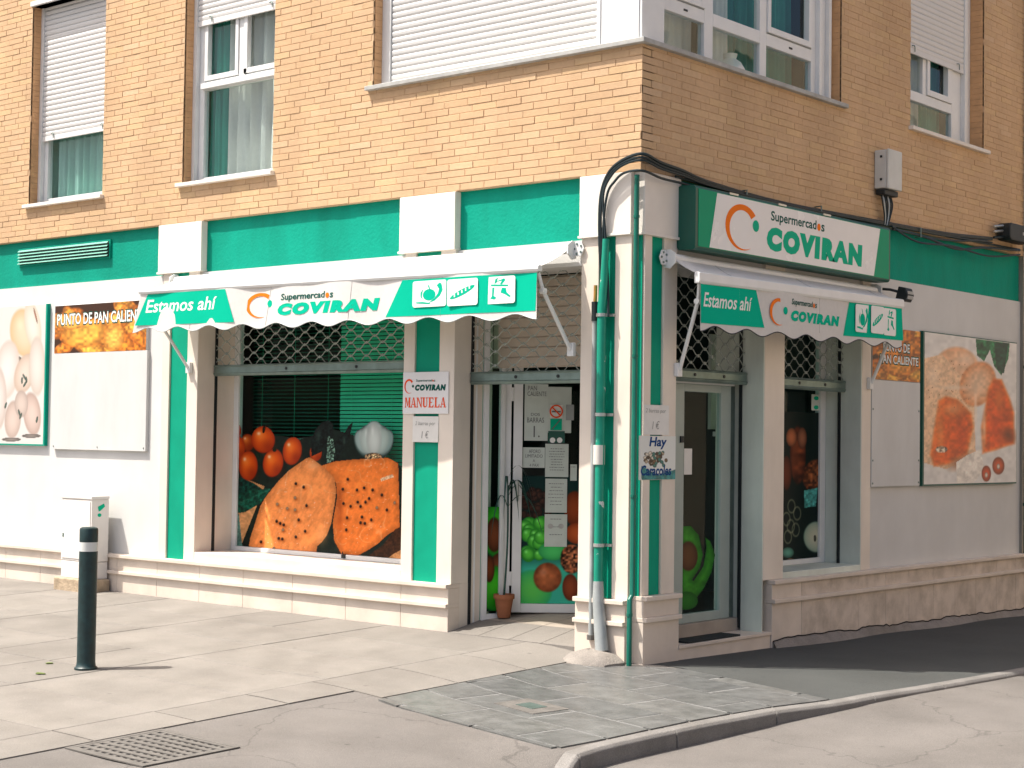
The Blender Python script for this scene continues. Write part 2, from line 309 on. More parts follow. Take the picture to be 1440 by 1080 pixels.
def text(name, s, fr, u0, u1, v0, v1, n, m, parent, bold=.0, shear=0., depth=.0012, space=1., fn=None, slant=None, **kw):
    cu = bpy.data.curves.new('t', 'FONT'); cu.body = s; cu.size = 1; cu.offset = bold; cu.shear = shear; cu.space_character = space; cu.resolution_u = 3; cu.space_line = .9
    cu.align_x = 'CENTER' if '\n' in s else 'LEFT'
    o = bpy.data.objects.new('t', cu); COL.objects.link(o); dg = bpy.context.evaluated_depsgraph_get()
    me = bpy.data.meshes.new_from_object(o.evaluated_get(dg)); V = np.array([v.co[:] for v in me.vertices]); F = [tuple(p.vertices) for p in me.polygons]
    bpy.data.objects.remove(o); bpy.data.curves.remove(cu); bpy.data.meshes.remove(me)
    lo, hi = V.min(0), V.max(0); mb = MB(); dv = slant or 0.
    for p in V:
        tx = (p[0]-lo[0])/(hi[0]-lo[0]); ty = (p[1]-lo[1])/(hi[1]-lo[1])
        u = lerp(u0, u1, tx); v = lerp(v0, v1, ty)+dv*tx; mb.v.append(fr.p(u, v, n+(fn(u, v) if fn else 0)))
    nrm = np.cross(fr.U, fr.V)@fr.N
    mb.f = [f if nrm > 0 else f[::-1] for f in F]
    return obj(name, mb, m, parent, **kw)
def ellipse(cu, cv, ru, rv, k=24, rot=0.):
    return [(cu+ru*math.cos(t)*math.cos(rot)-rv*math.sin(t)*math.sin(rot), cv+ru*math.cos(t)*math.sin(rot)+rv*math.sin(t)*math.cos(rot)) for t in [2*math.pi*i/k for i in range(k)]]
def rrect(u0, u1, v0, v1, r, k=5):
    out = []
    for cu, cv, a in ((u1-r, v0+r, -90), (u1-r, v1-r, 0), (u0+r, v1-r, 90), (u0+r, v0+r, 180)):
        out += [(cu+r*math.cos(math.radians(a+90*i/k)), cv+r*math.sin(math.radians(a+90*i/k))) for i in range(k+1)]
    return out
def flat(name, fr, polys, n, m, parent, fn=None, th=.0012, **k):
    mb = MB()
    for pl in polys:
        if fn:
            c = np.mean([p[0] for p in pl]); d = fn(c, pl[0][1])
        else: d = 0
        mb.prism(fr, pl, n-th*.5+d, n+th+d)
    return obj(name, mb, m, parent, **k)
def swoosh(cu, cv, ru, rv):                              # tapering orange arc of the logo
    k = 30; o, i = [], []
    for j in range(k+1):
        t = j/k; a = math.radians(38+t*262); th = .36*(1-t)**.85+.02
        o.append((cu+ru*math.cos(a), cv+rv*math.sin(a))); i.append((cu+ru*(1-th)*math.cos(a)+.04*ru, cv+rv*(1-th*.8)*math.sin(a)))
    return [o[j] for j in range(k+1)]+i[::-1]
def logo(fr, n, parent, C, dot, sup, cov, mo, mg, md, fn=None, shear=.18):
    cu, cv, ru, rv = C
    flat('logo_arc', fr, [swoosh(cu, cv, ru, rv)], n, mo, parent, fn); flat('logo_dot', fr, [ellipse(*dot)], n, mg, parent, fn)
    L = (sup[1]-sup[0])
    text('lettering', 'Supermercad', fr, sup[0], sup[0]+L*.845, sup[2], sup[3], n, md, parent, .022, shear*.5, fn=fn)
    flat('lettering', fr, [ellipse(sup[0]+L*.89, sup[2]+(sup[3]-sup[2])*.48, L*.033, (sup[3]-sup[2])*.3)], n, mo, parent, fn)
    text('lettering', 's', fr, sup[0]+L*.935, sup[1], sup[2]+(sup[3]-sup[2])*.18, sup[2]+(sup[3]-sup[2])*.76, n, md, parent, .022, shear*.5, fn=fn)
    text('lettering', 'COVIRAN', fr, *cov, n, mg, parent, .09, shear, space=1.28, fn=fn)
# ------------------------------------------------------------------ printed pictures (colours on a fine flat grid)
def vnoise(X, Y, s, seed=0):
    r = np.random.default_rng(seed); T = r.random((64, 64)); x = X/s; y = Y/s
    x0 = np.floor(x).astype(int); y0 = np.floor(y).astype(int); fx = x-x0; fy = y-y0; fx = fx*fx*(3-2*fx); fy = fy*fy*(3-2*fy)
    g = lambda a, b: T[a % 64, b % 64]
    return (g(x0, y0)*(1-fx)+g(x0+1, y0)*fx)*(1-fy)+(g(x0, y0+1)*(1-fx)+g(x0+1, y0+1)*fx)*fy
class Paint:
    def __init__(s, fr, u0, u1, v0, v1, n, res):
        s.fr, s.n = fr, n; s.nu = max(2, int((u1-u0)/res)); s.nv = max(2, int((v1-v0)/res))
        s.u, s.v = np.meshgrid(np.linspace(u0, u1, s.nu+1), np.linspace(v0, v1, s.nv+1))
        W = fr.O+s.u[..., None]*fr.U+s.v[..., None]*fr.V+n*fr.N; s.X, s.Y = proj(W[..., 0], W[..., 1], W[..., 2])
        s.c = np.ones(s.X.shape+(3,)); s.a = np.ones(s.X.shape)
    def put(s, m, c):
        s.c = s.c*(1-m[..., None])+np.asarray(c)*m[..., None] if np.ndim(c) == 1 else s.c*(1-m[..., None])+c*m[..., None]
        s.a = np.maximum(s.a, m)
    def fill(s, c): s.c[:] = np.array(c)/255.; return s
    def nz(s, sc, seed=0): return vnoise(s.X+500, s.Y+500, sc, seed)
    def ell(s, cx, cy, rx, ry, c, c2=None, ang=0, edge=.12, hl=0., tex=0., ts=3, seed=1, lx=-.3, ly=-.35, wob=0.):
        a = math.radians(ang); dx, dy = s.X-cx, s.Y-cy; x = (dx*math.cos(a)+dy*math.sin(a))/rx; y = (-dx*math.sin(a)+dy*math.cos(a))/ry
        d = np.sqrt(x*x+y*y)
        if wob: d = d+wob*(s.nz(max(rx, ry)*.45, seed+9)-.5)
        m = np.clip((1-d)/edge, 0, 1); c = np.array(c)/255.; c2 = c*.45 if c2 is None else np.array(c2)/255.
        k = np.clip(d, 0, 1)**2.2
        col = c*(1-k[..., None])+c2*k[..., None]
        if hl: col = col+hl*np.exp(-(((dx/rx-lx)**2+(dy/ry-ly)**2)/.06))[..., None]
        if tex: col = col*(1+tex*(s.nz(ts, seed)[..., None]-.5)*2)
        s.put(m, np.clip(col, 0, 1)); return s
    def poly(s, pts, c, tex=0., ts=4, seed=3, c2=None, soft=0, streak=None):
        ins = np.zeros(s.X.shape, bool); dm = np.full(s.X.shape, 1e9); k = len(pts)
        for i in range(k):
            x0, y0 = pts[i]; x1, y1 = pts[(i+1) % k]
            cr = ((y0 > s.Y) != (y1 > s.Y)) & (s.X < (x1-x0)*(s.Y-y0)/((y1-y0) if y1 != y0 else 1e-9)+x0); ins ^= cr
            t = np.clip(((s.X-x0)*(x1-x0)+(s.Y-y0)*(y1-y0))/((x1-x0)**2+(y1-y0)**2), 0, 1); dm = np.minimum(dm, np.hypot(s.X-x0-t*(x1-x0), s.Y-y0-t*(y1-y0)))
        m = np.where(ins, np.clip(dm/soft, 0, 1) if soft else 1., 0.)
        col = np.ones(s.X.shape+(3,))*np.array(c)/255.
        if c2 is not None:
            e = np.clip(1-dm/9., 0, 1)[..., None]; col = col*(1-e)+np.array(c2)/255.*e
        if tex: col = col*(1+tex*(s.nz(ts, seed)+.6*s.nz(ts*.4, seed+5)-.8)[..., None]*1.6)
        s.put(m, np.clip(col, 0, 1)); return s
    def build(s, name, parent=None, m='print', **k):
        h, w = s.X.shape; fr = s.fr
        P = (fr.O+s.u[..., None]*fr.U+s.v[..., None]*fr.V+s.n*fr.N).reshape(-1, 3)
        q = np.arange(h*w).reshape(h, w); F = np.stack([q[:-1, :-1], q[:-1, 1:], q[1:, 1:], q[1:, :-1]], -1).reshape(-1, 4)
        if np.cross(fr.U, fr.V)@fr.N < 0: F = F[:, ::-1]
        A = s.a.reshape(-1); F = F[(A[F].min(1) > .45)]
        used = np.unique(F); rm = np.full(h*w, -1); rm[used] = np.arange(len(used)); F = rm[F]; P = P[used]; C = s.c.reshape(-1, 3)[used]
        lin = np.where(C <= .04045, C/12.92, ((C+.055)/1.055)**2.4)
        if parent is not None: org = np.array(WL[parent.name])
        else: org = np.array([*((P.min(0)+P.max(0))/2)[:2], P.min(0)[2]])
        me = bpy.data.meshes.new(name); me.from_pydata((P-org).tolist(), [], F.tolist()); me.update()
        at = me.color_attributes.new('print', 'FLOAT_COLOR', 'POINT'); at.data.foreach_set('color', np.concatenate([lin*.92, np.ones((len(lin), 1))], 1).astype(np.float32).ravel())
        me.materials.append(M[m]); o = bpy.data.objects.new(name, me); link(o, parent, tuple(org)); return tag(o, **k)
# ================================================================== ground
def g(x, y):
    zA = .08+.0042*max(0., min(12., -x))+.035*max(-6., min(y, 0)); zB = -.017*max(0, min(y, 12))+.02*max(-6., min(y, 0))-.01*max(0, min(x, 2))
    return lerp(zA, zB, ss(-.9, .1, x))
KX = [(-2.75, 1.56), (-2.37, 1.52), (-2.08, 1.53), (-1.43, 1.58), (-.8, 1.67), (-.29, 1.83), (.62, 1.9), (1.67, 1.94), (4, 1.97), (14, 2.0)]
KH = [(-2.75, .10), (-1.5, .10), (-.9, .085), (-.35, .05), (.6, .028), (14, .03)]
def kx(y): return float(np.interp(y, [a for a, b in KX], [b for a, b in KX]))
def kh(y): return float(np.interp(y, [a for a, b in KH], [b for a, b in KH]))
def H(x, y):                                             # the asphalt sheet: pavement bed, ramp and road in one
    yy = max(-9., min(y, 14.)); wgt = ss(-2.95, -2.62, y); k = kx(yy)
    a = lerp(.1, k-.07, wgt); b = lerp(2.2, k-.03, wgt)
    zr = g(1.6, yy)-kh(max(yy, -2.75))
    base = g(x, yy)-.007*ss(0, .2, -yy-.0)*ss(.1, -.1, x) if x < .2 else g(x, yy)-.004
    return lerp(base, zr, ss(a, b, x))
xs = np.unique(np.concatenate([[-600, -150, -50, -25], np.arange(-16, -3, .5), np.arange(-3, 1.3, .15), np.arange(1.3, 2.3, .04), np.arange(2.3, 6, .4), [6, 9, 14, 25, 50, 150, 600]]))
ys = np.unique(np.concatenate([[-600, -150, -50, -25, -16, -11, -8, -6], np.arange(-5.5, -3, .2), np.arange(-3, 2.6, .08), np.arange(2.6, 8, .4), [8, 12, 20, 40, 150, 600]]))
mb = MB(); W_ = len(xs)
for y in ys:
    for x in xs: mb.v.append((x, y, H(x, y)))
for j in range(len(ys)-1):
    for i in range(W_-1): q = j*W_+i; mb.f.append((q, q+1, q+W_+1, q+W_))
ground = obj('ground', mb, 'ground', smooth=True, kind='structure')
pav = MB()
# pavement slabs of the sunny side
pavement = obj('pavement', MB().grid(lambda a, b: ((lambda x, y: (x, y, g(x, y)-.004))(lerp(-12., -.59, a), lerp(-5.52, .06, b))), 60, 20), 'joint', kind='structure')
def slab(parent, poly, m, name='slab', th=.03, top=.0, gap=.0038, jit=.0012, curved=False):
    c = np.mean(poly, 0); poly = [tuple(c+(np.array(p)-c)*(1-gap*2/max(.05, np.linalg.norm(np.array(p)-c)))) for p in poly]
    if curved:                                            # follow the dished corner
        q = []
        for i in range(len(poly)):
            a, b = np.array(poly[i]), np.array(poly[(i+1) % len(poly)]); n_ = max(1, int(np.linalg.norm(b-a)/.12))
            q += [tuple(a+(b-a)*t/n_) for t in range(n_)]
        poly = q
    k = len(poly); d = random.uniform(-jit, jit); b = MB(); z = lambda x, y: g(x, y)+top+d
    b.v = [(x, y, z(x, y)) for x, y in poly]+[(x, y, z(x, y)-th) for x, y in poly]
    b.f = [(i, k+i, k+(i+1) % k, (i+1) % k) for i in range(k)]
    if curved:
        for s_ in (.66, .33):
            for p in poly: q = c+(np.array(p)-c)*s_; b.v.append((q[0], q[1], z(*q)))
        b.v.append((c[0], c[1], z(*c)))
        for i in range(k):
            j = (i+1) % k; b.f += [(i, j, 2*k+j, 2*k+i), (2*k+i, 2*k+j, 3*k+j, 3*k+i), (3*k+i, 3*k+j, 4*k)]
    else: b.f.append(tuple(range(k)))
    o = obj(name, b, m, parent)
    if not curved: bv = o.modifiers.new('bevel', 'BEVEL'); bv.width = .003; bv.segments = 1
    return o
SLABS = [mat('paving_slab_%d' % i, tuple(np.array((.215, .198, .177))*t), .8, .1, 3, stain=.2, stain_scale=1.6, bump=.3, bscale=160) for i, t in enumerate((.94, 1., 1.05))]
for m_ in SLABS: gritty(m_, .16, .3)
cols = [-12, -10.85, -9.43, -8.02, -6.6, -5.2, -3.82, -2.43, -.98]; rows = [-.035, -.66, -1.36, -2.06, -2.76, -3.46, -4.16, -4.86, -5.5]
for i in range(len(cols)-1):
    for j in range(len(rows)-1):
        a, b_, c, d = cols[i], cols[i+1], rows[j+1], rows[j]
        mm_ = lambda: random.choice(SLABS)
        if random.random() < .35:
            mid = (a+b_)/2+random.uniform(-.1, .1); slab(pavement, [(a, c), (mid, c), (mid, d), (a, d)], mm_()); slab(pavement, [(mid, c), (b_, c), (b_, d), (mid, d)], mm_())
        else: slab(pavement, [(a, c), (b_, c), (b_, d), (a, d)], mm_())
for c, d in ((-.78, -.035), (-1.49, -.78), (-2.2, -1.49), (-2.76, -2.2), (-3.46, -2.76), (-4.16, -3.46), (-4.86, -4.16), (-5.5, -4.86)): r_ = -.345 if c > -2.3 else -.585; slab(pavement, [(-.98, c), (r_, c), (r_, d), (-.98, d)], random.choice(SLABS), curved=True)
# blue-grey tiles round the corner
REG = [(-.33, -2.26), (1.36, -2.60), (1.38, -2.3), (1.43, -1.45), (1.52, -.8), (1.72, -.27), (.3, .12), (.02, -.06), (-.33, -.42)]
def clip(poly, reg):
    for i in range(len(reg)):
        a = np.array(reg[i]); b = np.array(reg[(i+1) % len(reg)]); e = b-a; out = []
        ins = lambda p: e[0]*(p[1]-a[1])-e[1]*(p[0]-a[0]) >= -1e-9
        for j in range(len(poly)):
            p, q = np.array(poly[j]), np.array(poly[(j+1) % len(poly)])
            if ins(p): out.append(tuple(p))
            if ins(p) != ins(q):
                d1 = e[0]*(p[1]-a[1])-e[1]*(p[0]-a[0]); d2 = e[0]*(q[1]-a[1])-e[1]*(q[0]-a[0]); out.append(tuple(p+(q-p)*(d1/(d1-d2))))
        poly = out
        if len(poly) < 3: return []
    return poly
hull = [REG[0], REG[1], REG[5], REG[6], REG[7], REG[8]]
# keep the region convex for clipping: the kerb side is trimmed tile by tile below
TILES = [mat('corner_tile_%d' % i, c, .38, .3, 11, stain=.22, stain_scale=5, bump=.25, bscale=50, tint=tuple(np.array(c)*.78)) for i, c in enumerate(((.132, .134, .131), (.12, .123, .122), (.144, .145, .14)))]
for m_ in TILES: gritty(m_, .2, .2)
def inreg(p):
    c = False; n_ = len(REG)
    for i in range(n_):
        (x0, y0), (x1, y1) = REG[i], REG[(i+1) % n_]
        if (y0 > p[1]) != (y1 > p[1]) and p[0] < (x1-x0)*(p[1]-y0)/(y1-y0)+x0: c = not c
    return c
bed = MB(); NB = 44; key = {}
gx = np.linspace(-.34, 1.76, NB); gy = np.linspace(-2.62, .14, NB+14)
for j_ in range(len(gy)-1):
    for i_ in range(NB-1):
        if not all(inreg((gx[i_+a_], gy[j_+b_])) for a_ in (0, 1) for b_ in (0, 1)): continue
        f_ = []
        for (a_, b_) in ((i_, j_), (i_+1, j_), (i_+1, j_+1), (i_, j_+1)):
            if (a_, b_) not in key: key[(a_, b_)] = len(bed.v); bed.v.append((gx[a_], gy[b_], g(gx[a_], gy[b_])+.0035))
            f_.append(key[(a_, b_)])
        bed.f.append(tuple(f_))
tilebed = obj('tiled_corner', bed, 'grout', kind='structure')
th = math.radians(-12); cu_, su_ = math.cos(th), math.sin(th)
for j in range(-9, 3):
    for i in range(-3, 5):
        a0 = i*.74+(.37 if j % 2 else 0); b0 = j*.37
        pl = [(cu_*a-su_*b, su_*a+cu_*b) for a, b in ((a0, b0), (a0+.74, b0), (a0+.74, b0+.37), (a0, b0+.37))]
        pl = clip(pl, hull)
        if len(pl) < 3: continue
        pl = [(min(x, kx(y)-.115), y) for x, y in pl]
        ar = abs(sum(pl[k][0]*pl[(k+1) % len(pl)][1]-pl[(k+1) % len(pl)][0]*pl[k][1] for k in range(len(pl))))/2
        if ar < .004: continue
        slab(tilebed, pl, random.choice(TILES), 'tile', .02, .005, .007, .0008, True)
# kerb stones
kerb = bpy.data.objects.new('kerb', None); link(kerb, None, (1.5, -2.7, -.1)); kerb['kind'] = 'structure'
def kerbstone(y0, y1, ramp=0.):
    n_ = 4; b = MB()
    for i in range(n_+1):
        y = lerp(y0, y1, i/n_); x = kx(y); z = g(x-.06, y)+.004; zr = g(1.6, y)-kh(y)-.05
        dz = -ramp*(1-i/n_)*kh(y)*.95
        b.v += [(x-.105, y, zr), (x-.105, y, z+dz), (x-.018, y, z+dz), (x, y, z-.018+dz), (x+.004, y, zr)]
    for i in range(n_):
        for j in range(5):
            q = i*5; b.f.append((q+j, q+5+j, q+5+(j+1) % 5, q+(j+1) % 5))
    b.f += [tuple(range(5)), tuple(range(n_*5+4, n_*5-1, -1))]
    obj('kerb_stone', b, 'kerb', kerb, bevel=.006)
y = -2.62; kerbstone(-2.78, -2.626, 1.)
while y < 9:
    L = random.uniform(.88, 1.0); kerbstone(y, y+L-.008); y += L
# crumbly cement along the foot of the side wall
mb = MB(); ny = 90
for i in range(ny+1):
    y = lerp(1.80, 6.65, i/ny); hgt = .03+.05*vnoise(np.array(y*40.), np.array(3.), 9, 4)+.02*vnoise(np.array(y*40.), np.array(8.), 2.5, 5)
    gz = g(.05, y); mb.v += [(.032, y, gz+hgt), (.042, y, gz+hgt-.006), (.09+.03*math.sin(y*3), y, gz+.002), (.09, y, gz-.05)]
for i in range(ny):
    for j in range(3): q = i*4; mb.f.append((q+j, q+4+j, q+5+j, q+1+j))
obj('cement_fillet', mb, 'cement', kind='structure')
crack = MB().tube([(.038, q[1], q[2]+.003) for q in mb.v[0::4]], .005, 5); obj('crack', crack, 'pit', bpy.data.objects['cement_fillet'])
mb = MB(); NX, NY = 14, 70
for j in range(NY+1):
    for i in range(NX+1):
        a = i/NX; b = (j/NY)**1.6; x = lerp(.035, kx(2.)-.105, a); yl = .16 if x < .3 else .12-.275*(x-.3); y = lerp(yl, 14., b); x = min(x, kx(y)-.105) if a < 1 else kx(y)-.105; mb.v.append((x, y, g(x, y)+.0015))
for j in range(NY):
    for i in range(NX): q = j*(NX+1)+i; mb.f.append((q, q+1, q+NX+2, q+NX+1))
obj('shade_toned_footpath', mb, 'shade_toned_footpath', smooth=True, kind='structure')  # dark sheet, the building's shadow put into its base colour
# ================================================================== the apartment building
BLD = thing('apartment_building', (-4, 3, 0), 'corner apartment building of orange brick over a green and white shop front', 'building')
ZT = 9.6; XL = -16.; YR = 6.67
W1 = (-7.66, -6.42, 3.90, 5.93); W2 = (-5.20, -3.96, 3.90, 5.93); W3 = (-2.74, 0.5, 4.485, 6.9)
V1 = (-.5, 2.89, 4.485, 6.9); V2 = (4.16, 5.72, 4.49, 6.5)
obj('brick_wall_core', MB().wall(FA, XL, 0-.005, 3.535, ZT, -.15, -.0048, [W1, W2, W3]), 'mortar', BLD)
obj('brick_wall_core', MB().wall(FB, .151, YR, 3.535, ZT, -.15, -.0048, [V1, V2]), 'mortar', BLD)
box('mortar_core', FB, .006, .1505, 3.5352, 4.484, -.1, -.005, 'mortar', BLD)
# bricks, laid course by course round the openings
CH = .0555; BL = .25
def courses(fr, ua, ub, holes, seed):
    r = random.Random(seed); out = []
    k = 0; v = 3.54
    while v < 6.5:
        off = ((k % 2)*.5+r.choice((0, 0, .25)) )*BL+r.uniform(-.012, .012); v1 = v+CH-.0055
        segs = [(ua, ub)]
        for h in holes:
            if v1 > h[2]+.003 and v < h[3]-.003:
                ns = []
                for a, b in segs:
                    if h[1] <= a or h[0] >= b: ns.append((a, b)); continue
                    if h[0] > a: ns.append((a, h[0]))
                    if h[1] < b: ns.append((h[1], b))
                segs = ns
        for a, b in segs:
            u = math.floor((a-off)/BL)*BL+off
            while u < b:
                p, q = max(a, u+.0018), min(b, u+BL-.0018)
                full = p == u+.0018 and q == u+BL-.0018
                if q-p > .02: out.append((p, q, v, v1, full, r.uniform(-.0028, .0018)))
                u += BL
        v += CH; k += 1
    return out
def bmesh(fr, L):
    b = MB(); e = .0022
    b.box(fr, 0, L, 0, CH-.0075, -.016, 0); v = b.v
    return b
bigs = []; rest = MB()
for fr, br in ((FA, courses(FA, XL+.5, 0, [W1, W2, W3], 3)), (FB, courses(FB, .0165, YR, [V1, V2], 5))):
    for (p, q, v, v1, full, j) in br:
        c = np.array(fr.p((p+q)/2, (v+v1)/2, 0)); d = CAM-c; dist = np.linalg.norm(d); sx_, sy_ = proj(*c)
        vis = 0 < sx_ < 1440 and 0 < sy_ < 1080
        bigs.append((full and vis, (d@fr.N)/dist**3, fr, p, q, v, v1, j))
bigs.sort(key=lambda t: (not t[0], -t[1]))
proto = {}
def one_brick(fr):
    b = MB(); e = .002; L = BL-.0036; h = CH-.0055
    k = [(e, e), (L-e, e), (L-e, h-e), (e, h-e)]; o = [(0, 0), (L, 0), (L, h), (0, h)]
    b.v = [fr.p(u, w_, 0) for u, w_ in k]+[fr.p(u, w_, -e) for u, w_ in o]+[fr.p(u, w_, -.016) for u, w_ in o]
    b.f = [(0, 1, 2, 3)]+[(4+i, 4+(i+1) % 4, (i+1) % 4, i) for i in range(4)]+[(8+i, 8+(i+1) % 4, 4+(i+1) % 4, 4+i) for i in range(4)]
    if fr is FB: pass
    me = bpy.data.meshes.new('brick'); me.from_pydata(b.v, [], b.f); me.update(); me.materials.append(M['brick1']); return me
for i, (f_, s_, fr, p, q, v, v1, j) in enumerate(bigs):
    if i < 300 and f_:
        if id(fr) not in proto: proto[id(fr)] = one_brick(fr)
        o = bpy.data.objects.new('brick', proto[id(fr)]); link(o, BLD, fr.p(p, v, j))
    else:
        e = .002; k = [(p+e, v+e), (q-e, v+e), (q-e, v1-e), (p+e, v1-e)]; o = [(p, v), (q, v), (q, v1), (p, v1)]; n0 = len(rest.v)
        rest.v += [fr.p(a, b, j) for a, b in k]+[fr.p(a, b, j-e) for a, b in o]+[fr.p(a, b, -.016) for a, b in o]
        rest.f += [tuple(n0+t for t in f) for f in [(0, 1, 2, 3)]+[(4+i_, 4+(i_+1) % 4, (i_+1) % 4, i_) for i_ in range(4)]+[(8+i_, 8+(i_+1) % 4, 4+(i_+1) % 4, 4+i_) for i_ in range(4)]]
obj('bricks', rest, 'brickn', BLD, kind='stuff')
# brick reveals of the window openings
rv = MB()
def reveal(fr, u, v0, v1, side):
    v = v0+.01
    while v < v1:
        a, b = (u, u+.006) if side > 0 else (u-.006, u)
        rv.box(fr, a, b, v, v+CH-.0025, -.145, -.017); v += CH
for h, fr, lo in ((W1, FA, 1), (W2, FA, 1), (W3, FA, 1), (V1, FB, -1), (V2, FB, -1)):
    if lo > 0: reveal(fr, h[0], h[2], 6.6, 1)
    if lo < 0: reveal(fr, h[1], h[2], 6.6, -1)
    if h in (W1, W2): reveal(fr, h[1], h[2], 6.6, -1)
    if h is V2: reveal(fr, h[0], h[2], 6.6, 1)
obj('reveal_bricks', rv, 'reveal', BLD, kind='stuff')
# hidden rest of the volume, so that the rooms are dark and the building throws its shadow
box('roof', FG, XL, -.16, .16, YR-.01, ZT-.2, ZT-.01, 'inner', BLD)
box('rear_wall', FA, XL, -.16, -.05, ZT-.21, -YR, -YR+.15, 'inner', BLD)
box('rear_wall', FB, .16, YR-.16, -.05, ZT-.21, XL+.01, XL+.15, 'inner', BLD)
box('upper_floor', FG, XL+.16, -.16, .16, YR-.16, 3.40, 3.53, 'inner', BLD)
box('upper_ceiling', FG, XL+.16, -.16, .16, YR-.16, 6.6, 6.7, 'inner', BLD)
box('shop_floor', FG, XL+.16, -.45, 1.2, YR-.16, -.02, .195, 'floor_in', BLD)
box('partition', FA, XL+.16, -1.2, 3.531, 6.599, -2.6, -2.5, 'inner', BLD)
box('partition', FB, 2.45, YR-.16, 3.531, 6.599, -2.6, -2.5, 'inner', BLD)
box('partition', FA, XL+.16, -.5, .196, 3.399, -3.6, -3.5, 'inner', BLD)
# ---- upstairs windows
def bars(fr, rects, n0, n1):
    b = MB()
    for r_ in rects: b.box(fr, *r_, n0, n1)
    return b
SLATH = .052
def shutter(fr, parent, u0, u1, v0, v1, n, hooks=True, endbar=True):
    prof = [(0, n-.006), (0, n), (.012, n+.006), (SLATH*.6, n+.009), (SLATH-.006, n+.004), (SLATH-.004, n-.006)]
    b = MB().extr(fr, prof, u0, u1); org = np.array(fr.p((u0+u1)/2, 0, n))
    me = bpy.data.meshes.new('slat'); me.from_pydata([tuple(np.array(p)-org) for p in b.v], [], b.f); me.update(); me.materials.append(M['shutter'])
    v = v0+.05
    while v < v1:
        o = bpy.data.objects.new('slat', me); link(o, parent, tuple(org+np.array((0, 0, v)))); v += SLATH
    if endbar:
        box('bottom_bar', fr, u0, u1, v0, v0+.049, n-.008, n+.010, 'shutter', parent, bevel=.003)
        if hooks:
            for u in (lerp(u0, u1, .17), lerp(u0, u1, .9)):
                obj('stop_hook', MB().tube([fr.p(u-.03, v0+.07, n+.014), fr.p(u, v0+.075, n+.02), fr.p(u+.012, v0+.06, n+.02), fr.p(u+.012, v0+.02, n+.02)], .005, 6), 'steel', parent)
def curtain(fr, u0, u1, v0, v1, n, folds, m, label, amp=.035, seed=0, group=None):
    r = random.Random(seed); ph = r.random()*6
    mb = MB().grid(lambda a, b: fr.p(lerp(u0, u1, a), lerp(v0, v1, b), n+amp*(.6+.4*(1-b))*math.sin(a*folds*6.283+ph+.7*math.sin(a*9+ph))+.012*math.sin(a*folds*15+b*2)), folds*14, 8)
    return obj('curtain', mb, m, None, smooth=True, label=label, cat='curtain', group=group)
def glaze(fr, parent, rects, n, m='glass'):
    for (a, b, c, d) in rects: box('pane', fr, a, b, c, d, n-.006, n, m, parent)
FN = -.145
def sillstone(fr, parent, u0, u1, v, m='sill', proud=.045):
    box('sill', fr, u0, u1, v-.035, v, -.15, proud, m, parent, bevel=.004)
# window 1: shutter two thirds down
w = obj('window', bars(FA, [(W1[0], W1[0]+.11, W1[2], 6.0), (W1[1]-.11, W1[1], W1[2], 6.0), (W1[0]+.11, W1[1]-.11, W1[2], W1[2]+.07), (W1[0]+.11, W1[1]-.11, 5.9, 6.0)], FN-.06, FN), 'alu', BLD, bevel=.004)
for r_ in [(W1[0]+.006, W1[0]+.05, W1[2]+.001, 5.93), (W1[1]-.05, W1[1]-.006, W1[2]+.001, 5.93)]: obj('shutter_guide', bars(FA, [r_], FN+.001, FN+.045), 'alu', w)
shutter(FA, w, W1[0]+.052, W1[1]-.052, 4.555, 5.93, FN+.024)
glaze(FA, w, [(W1[0]+.11, W1[1]-.11, W1[2]+.07, 5.9)], FN-.03); sillstone(FA, w, W1[0]-.05, W1[1]+.03, W1[2], 'capital')
box('lintel_strip', FA, W1[0]-.02, W1[1]+.02, 5.93, 5.98, -.14, .02, 'alu', w, bevel=.004)
curtain(FA, W1[0]+.05, W1[1]-.05, 3.95, 5.8, -.28, 9, 'curtain_t', 'sheer curtain behind the window whose shutter is mostly lowered', seed=1)
# window 2: shutter just in at the top, curtains behind
w = obj('window', bars(FA, [(W2[0], W2[0]+.12, W2[2], 6.0), (W2[1]-.10, W2[1], W2[2], 6.0), (W2[0]+.12, W2[1]-.10, W2[2], W2[2]+.06), (W2[0]+.12, W2[1]-.10, 4.77, 4.85), (W2[0]+.60, W2[0]+.67, 4.85, 5.9), (W2[0]+.12, W2[1]-.10, 5.9, 6.0)], FN-.06, FN), 'alu', BLD, bevel=.004)
obj('casement', bars(FA, [(W2[0]+.125, W2[0]+.17, 4.855, 5.88), (W2[0]+.555, W2[0]+.595, 4.855, 5.88), (W2[0]+.675, W2[0]+.72, 4.855, 5.88), (W2[1]-.145, W2[1]-.105, 4.855, 5.88), (W2[0]+.67, W2[1]-.1, 4.855, 4.90), (W2[0]+.17, W2[0]+.555, 4.855, 4.90)], FN-.04, FN+.012), 'alu', w, bevel=.003)
box('drip_rail', FA, W2[0]+.10, W2[1]-.02, 4.775, 4.83, FN+.001, FN+.035, 'alu', w, bevel=.006)
for r_ in [(W2[0]+.006, W2[0]+.05, W2[2]+.001, 5.93), (W2[1]-.05, W2[1]-.006, W2[2]+.001, 5.93)]: obj('shutter_guide', bars(FA, [r_], FN+.001, FN+.045), 'alu', w)
shutter(FA, w, W2[0]+.052, W2[1]-.052, 5.365, 5.93, FN+.024)
glaze(FA, w, [(W2[0]+.12, W2[1]-.10, W2[2]+.06, 4.77), (W2[0]+.12, W2[0]+.6, 4.85, 5.9), (W2[0]+.67, W2[1]-.10, 4.85, 5.9)], FN-.03)
sillstone(FA, w, W2[0]-.05, W2[1]+.03, W2[2], 'capital')
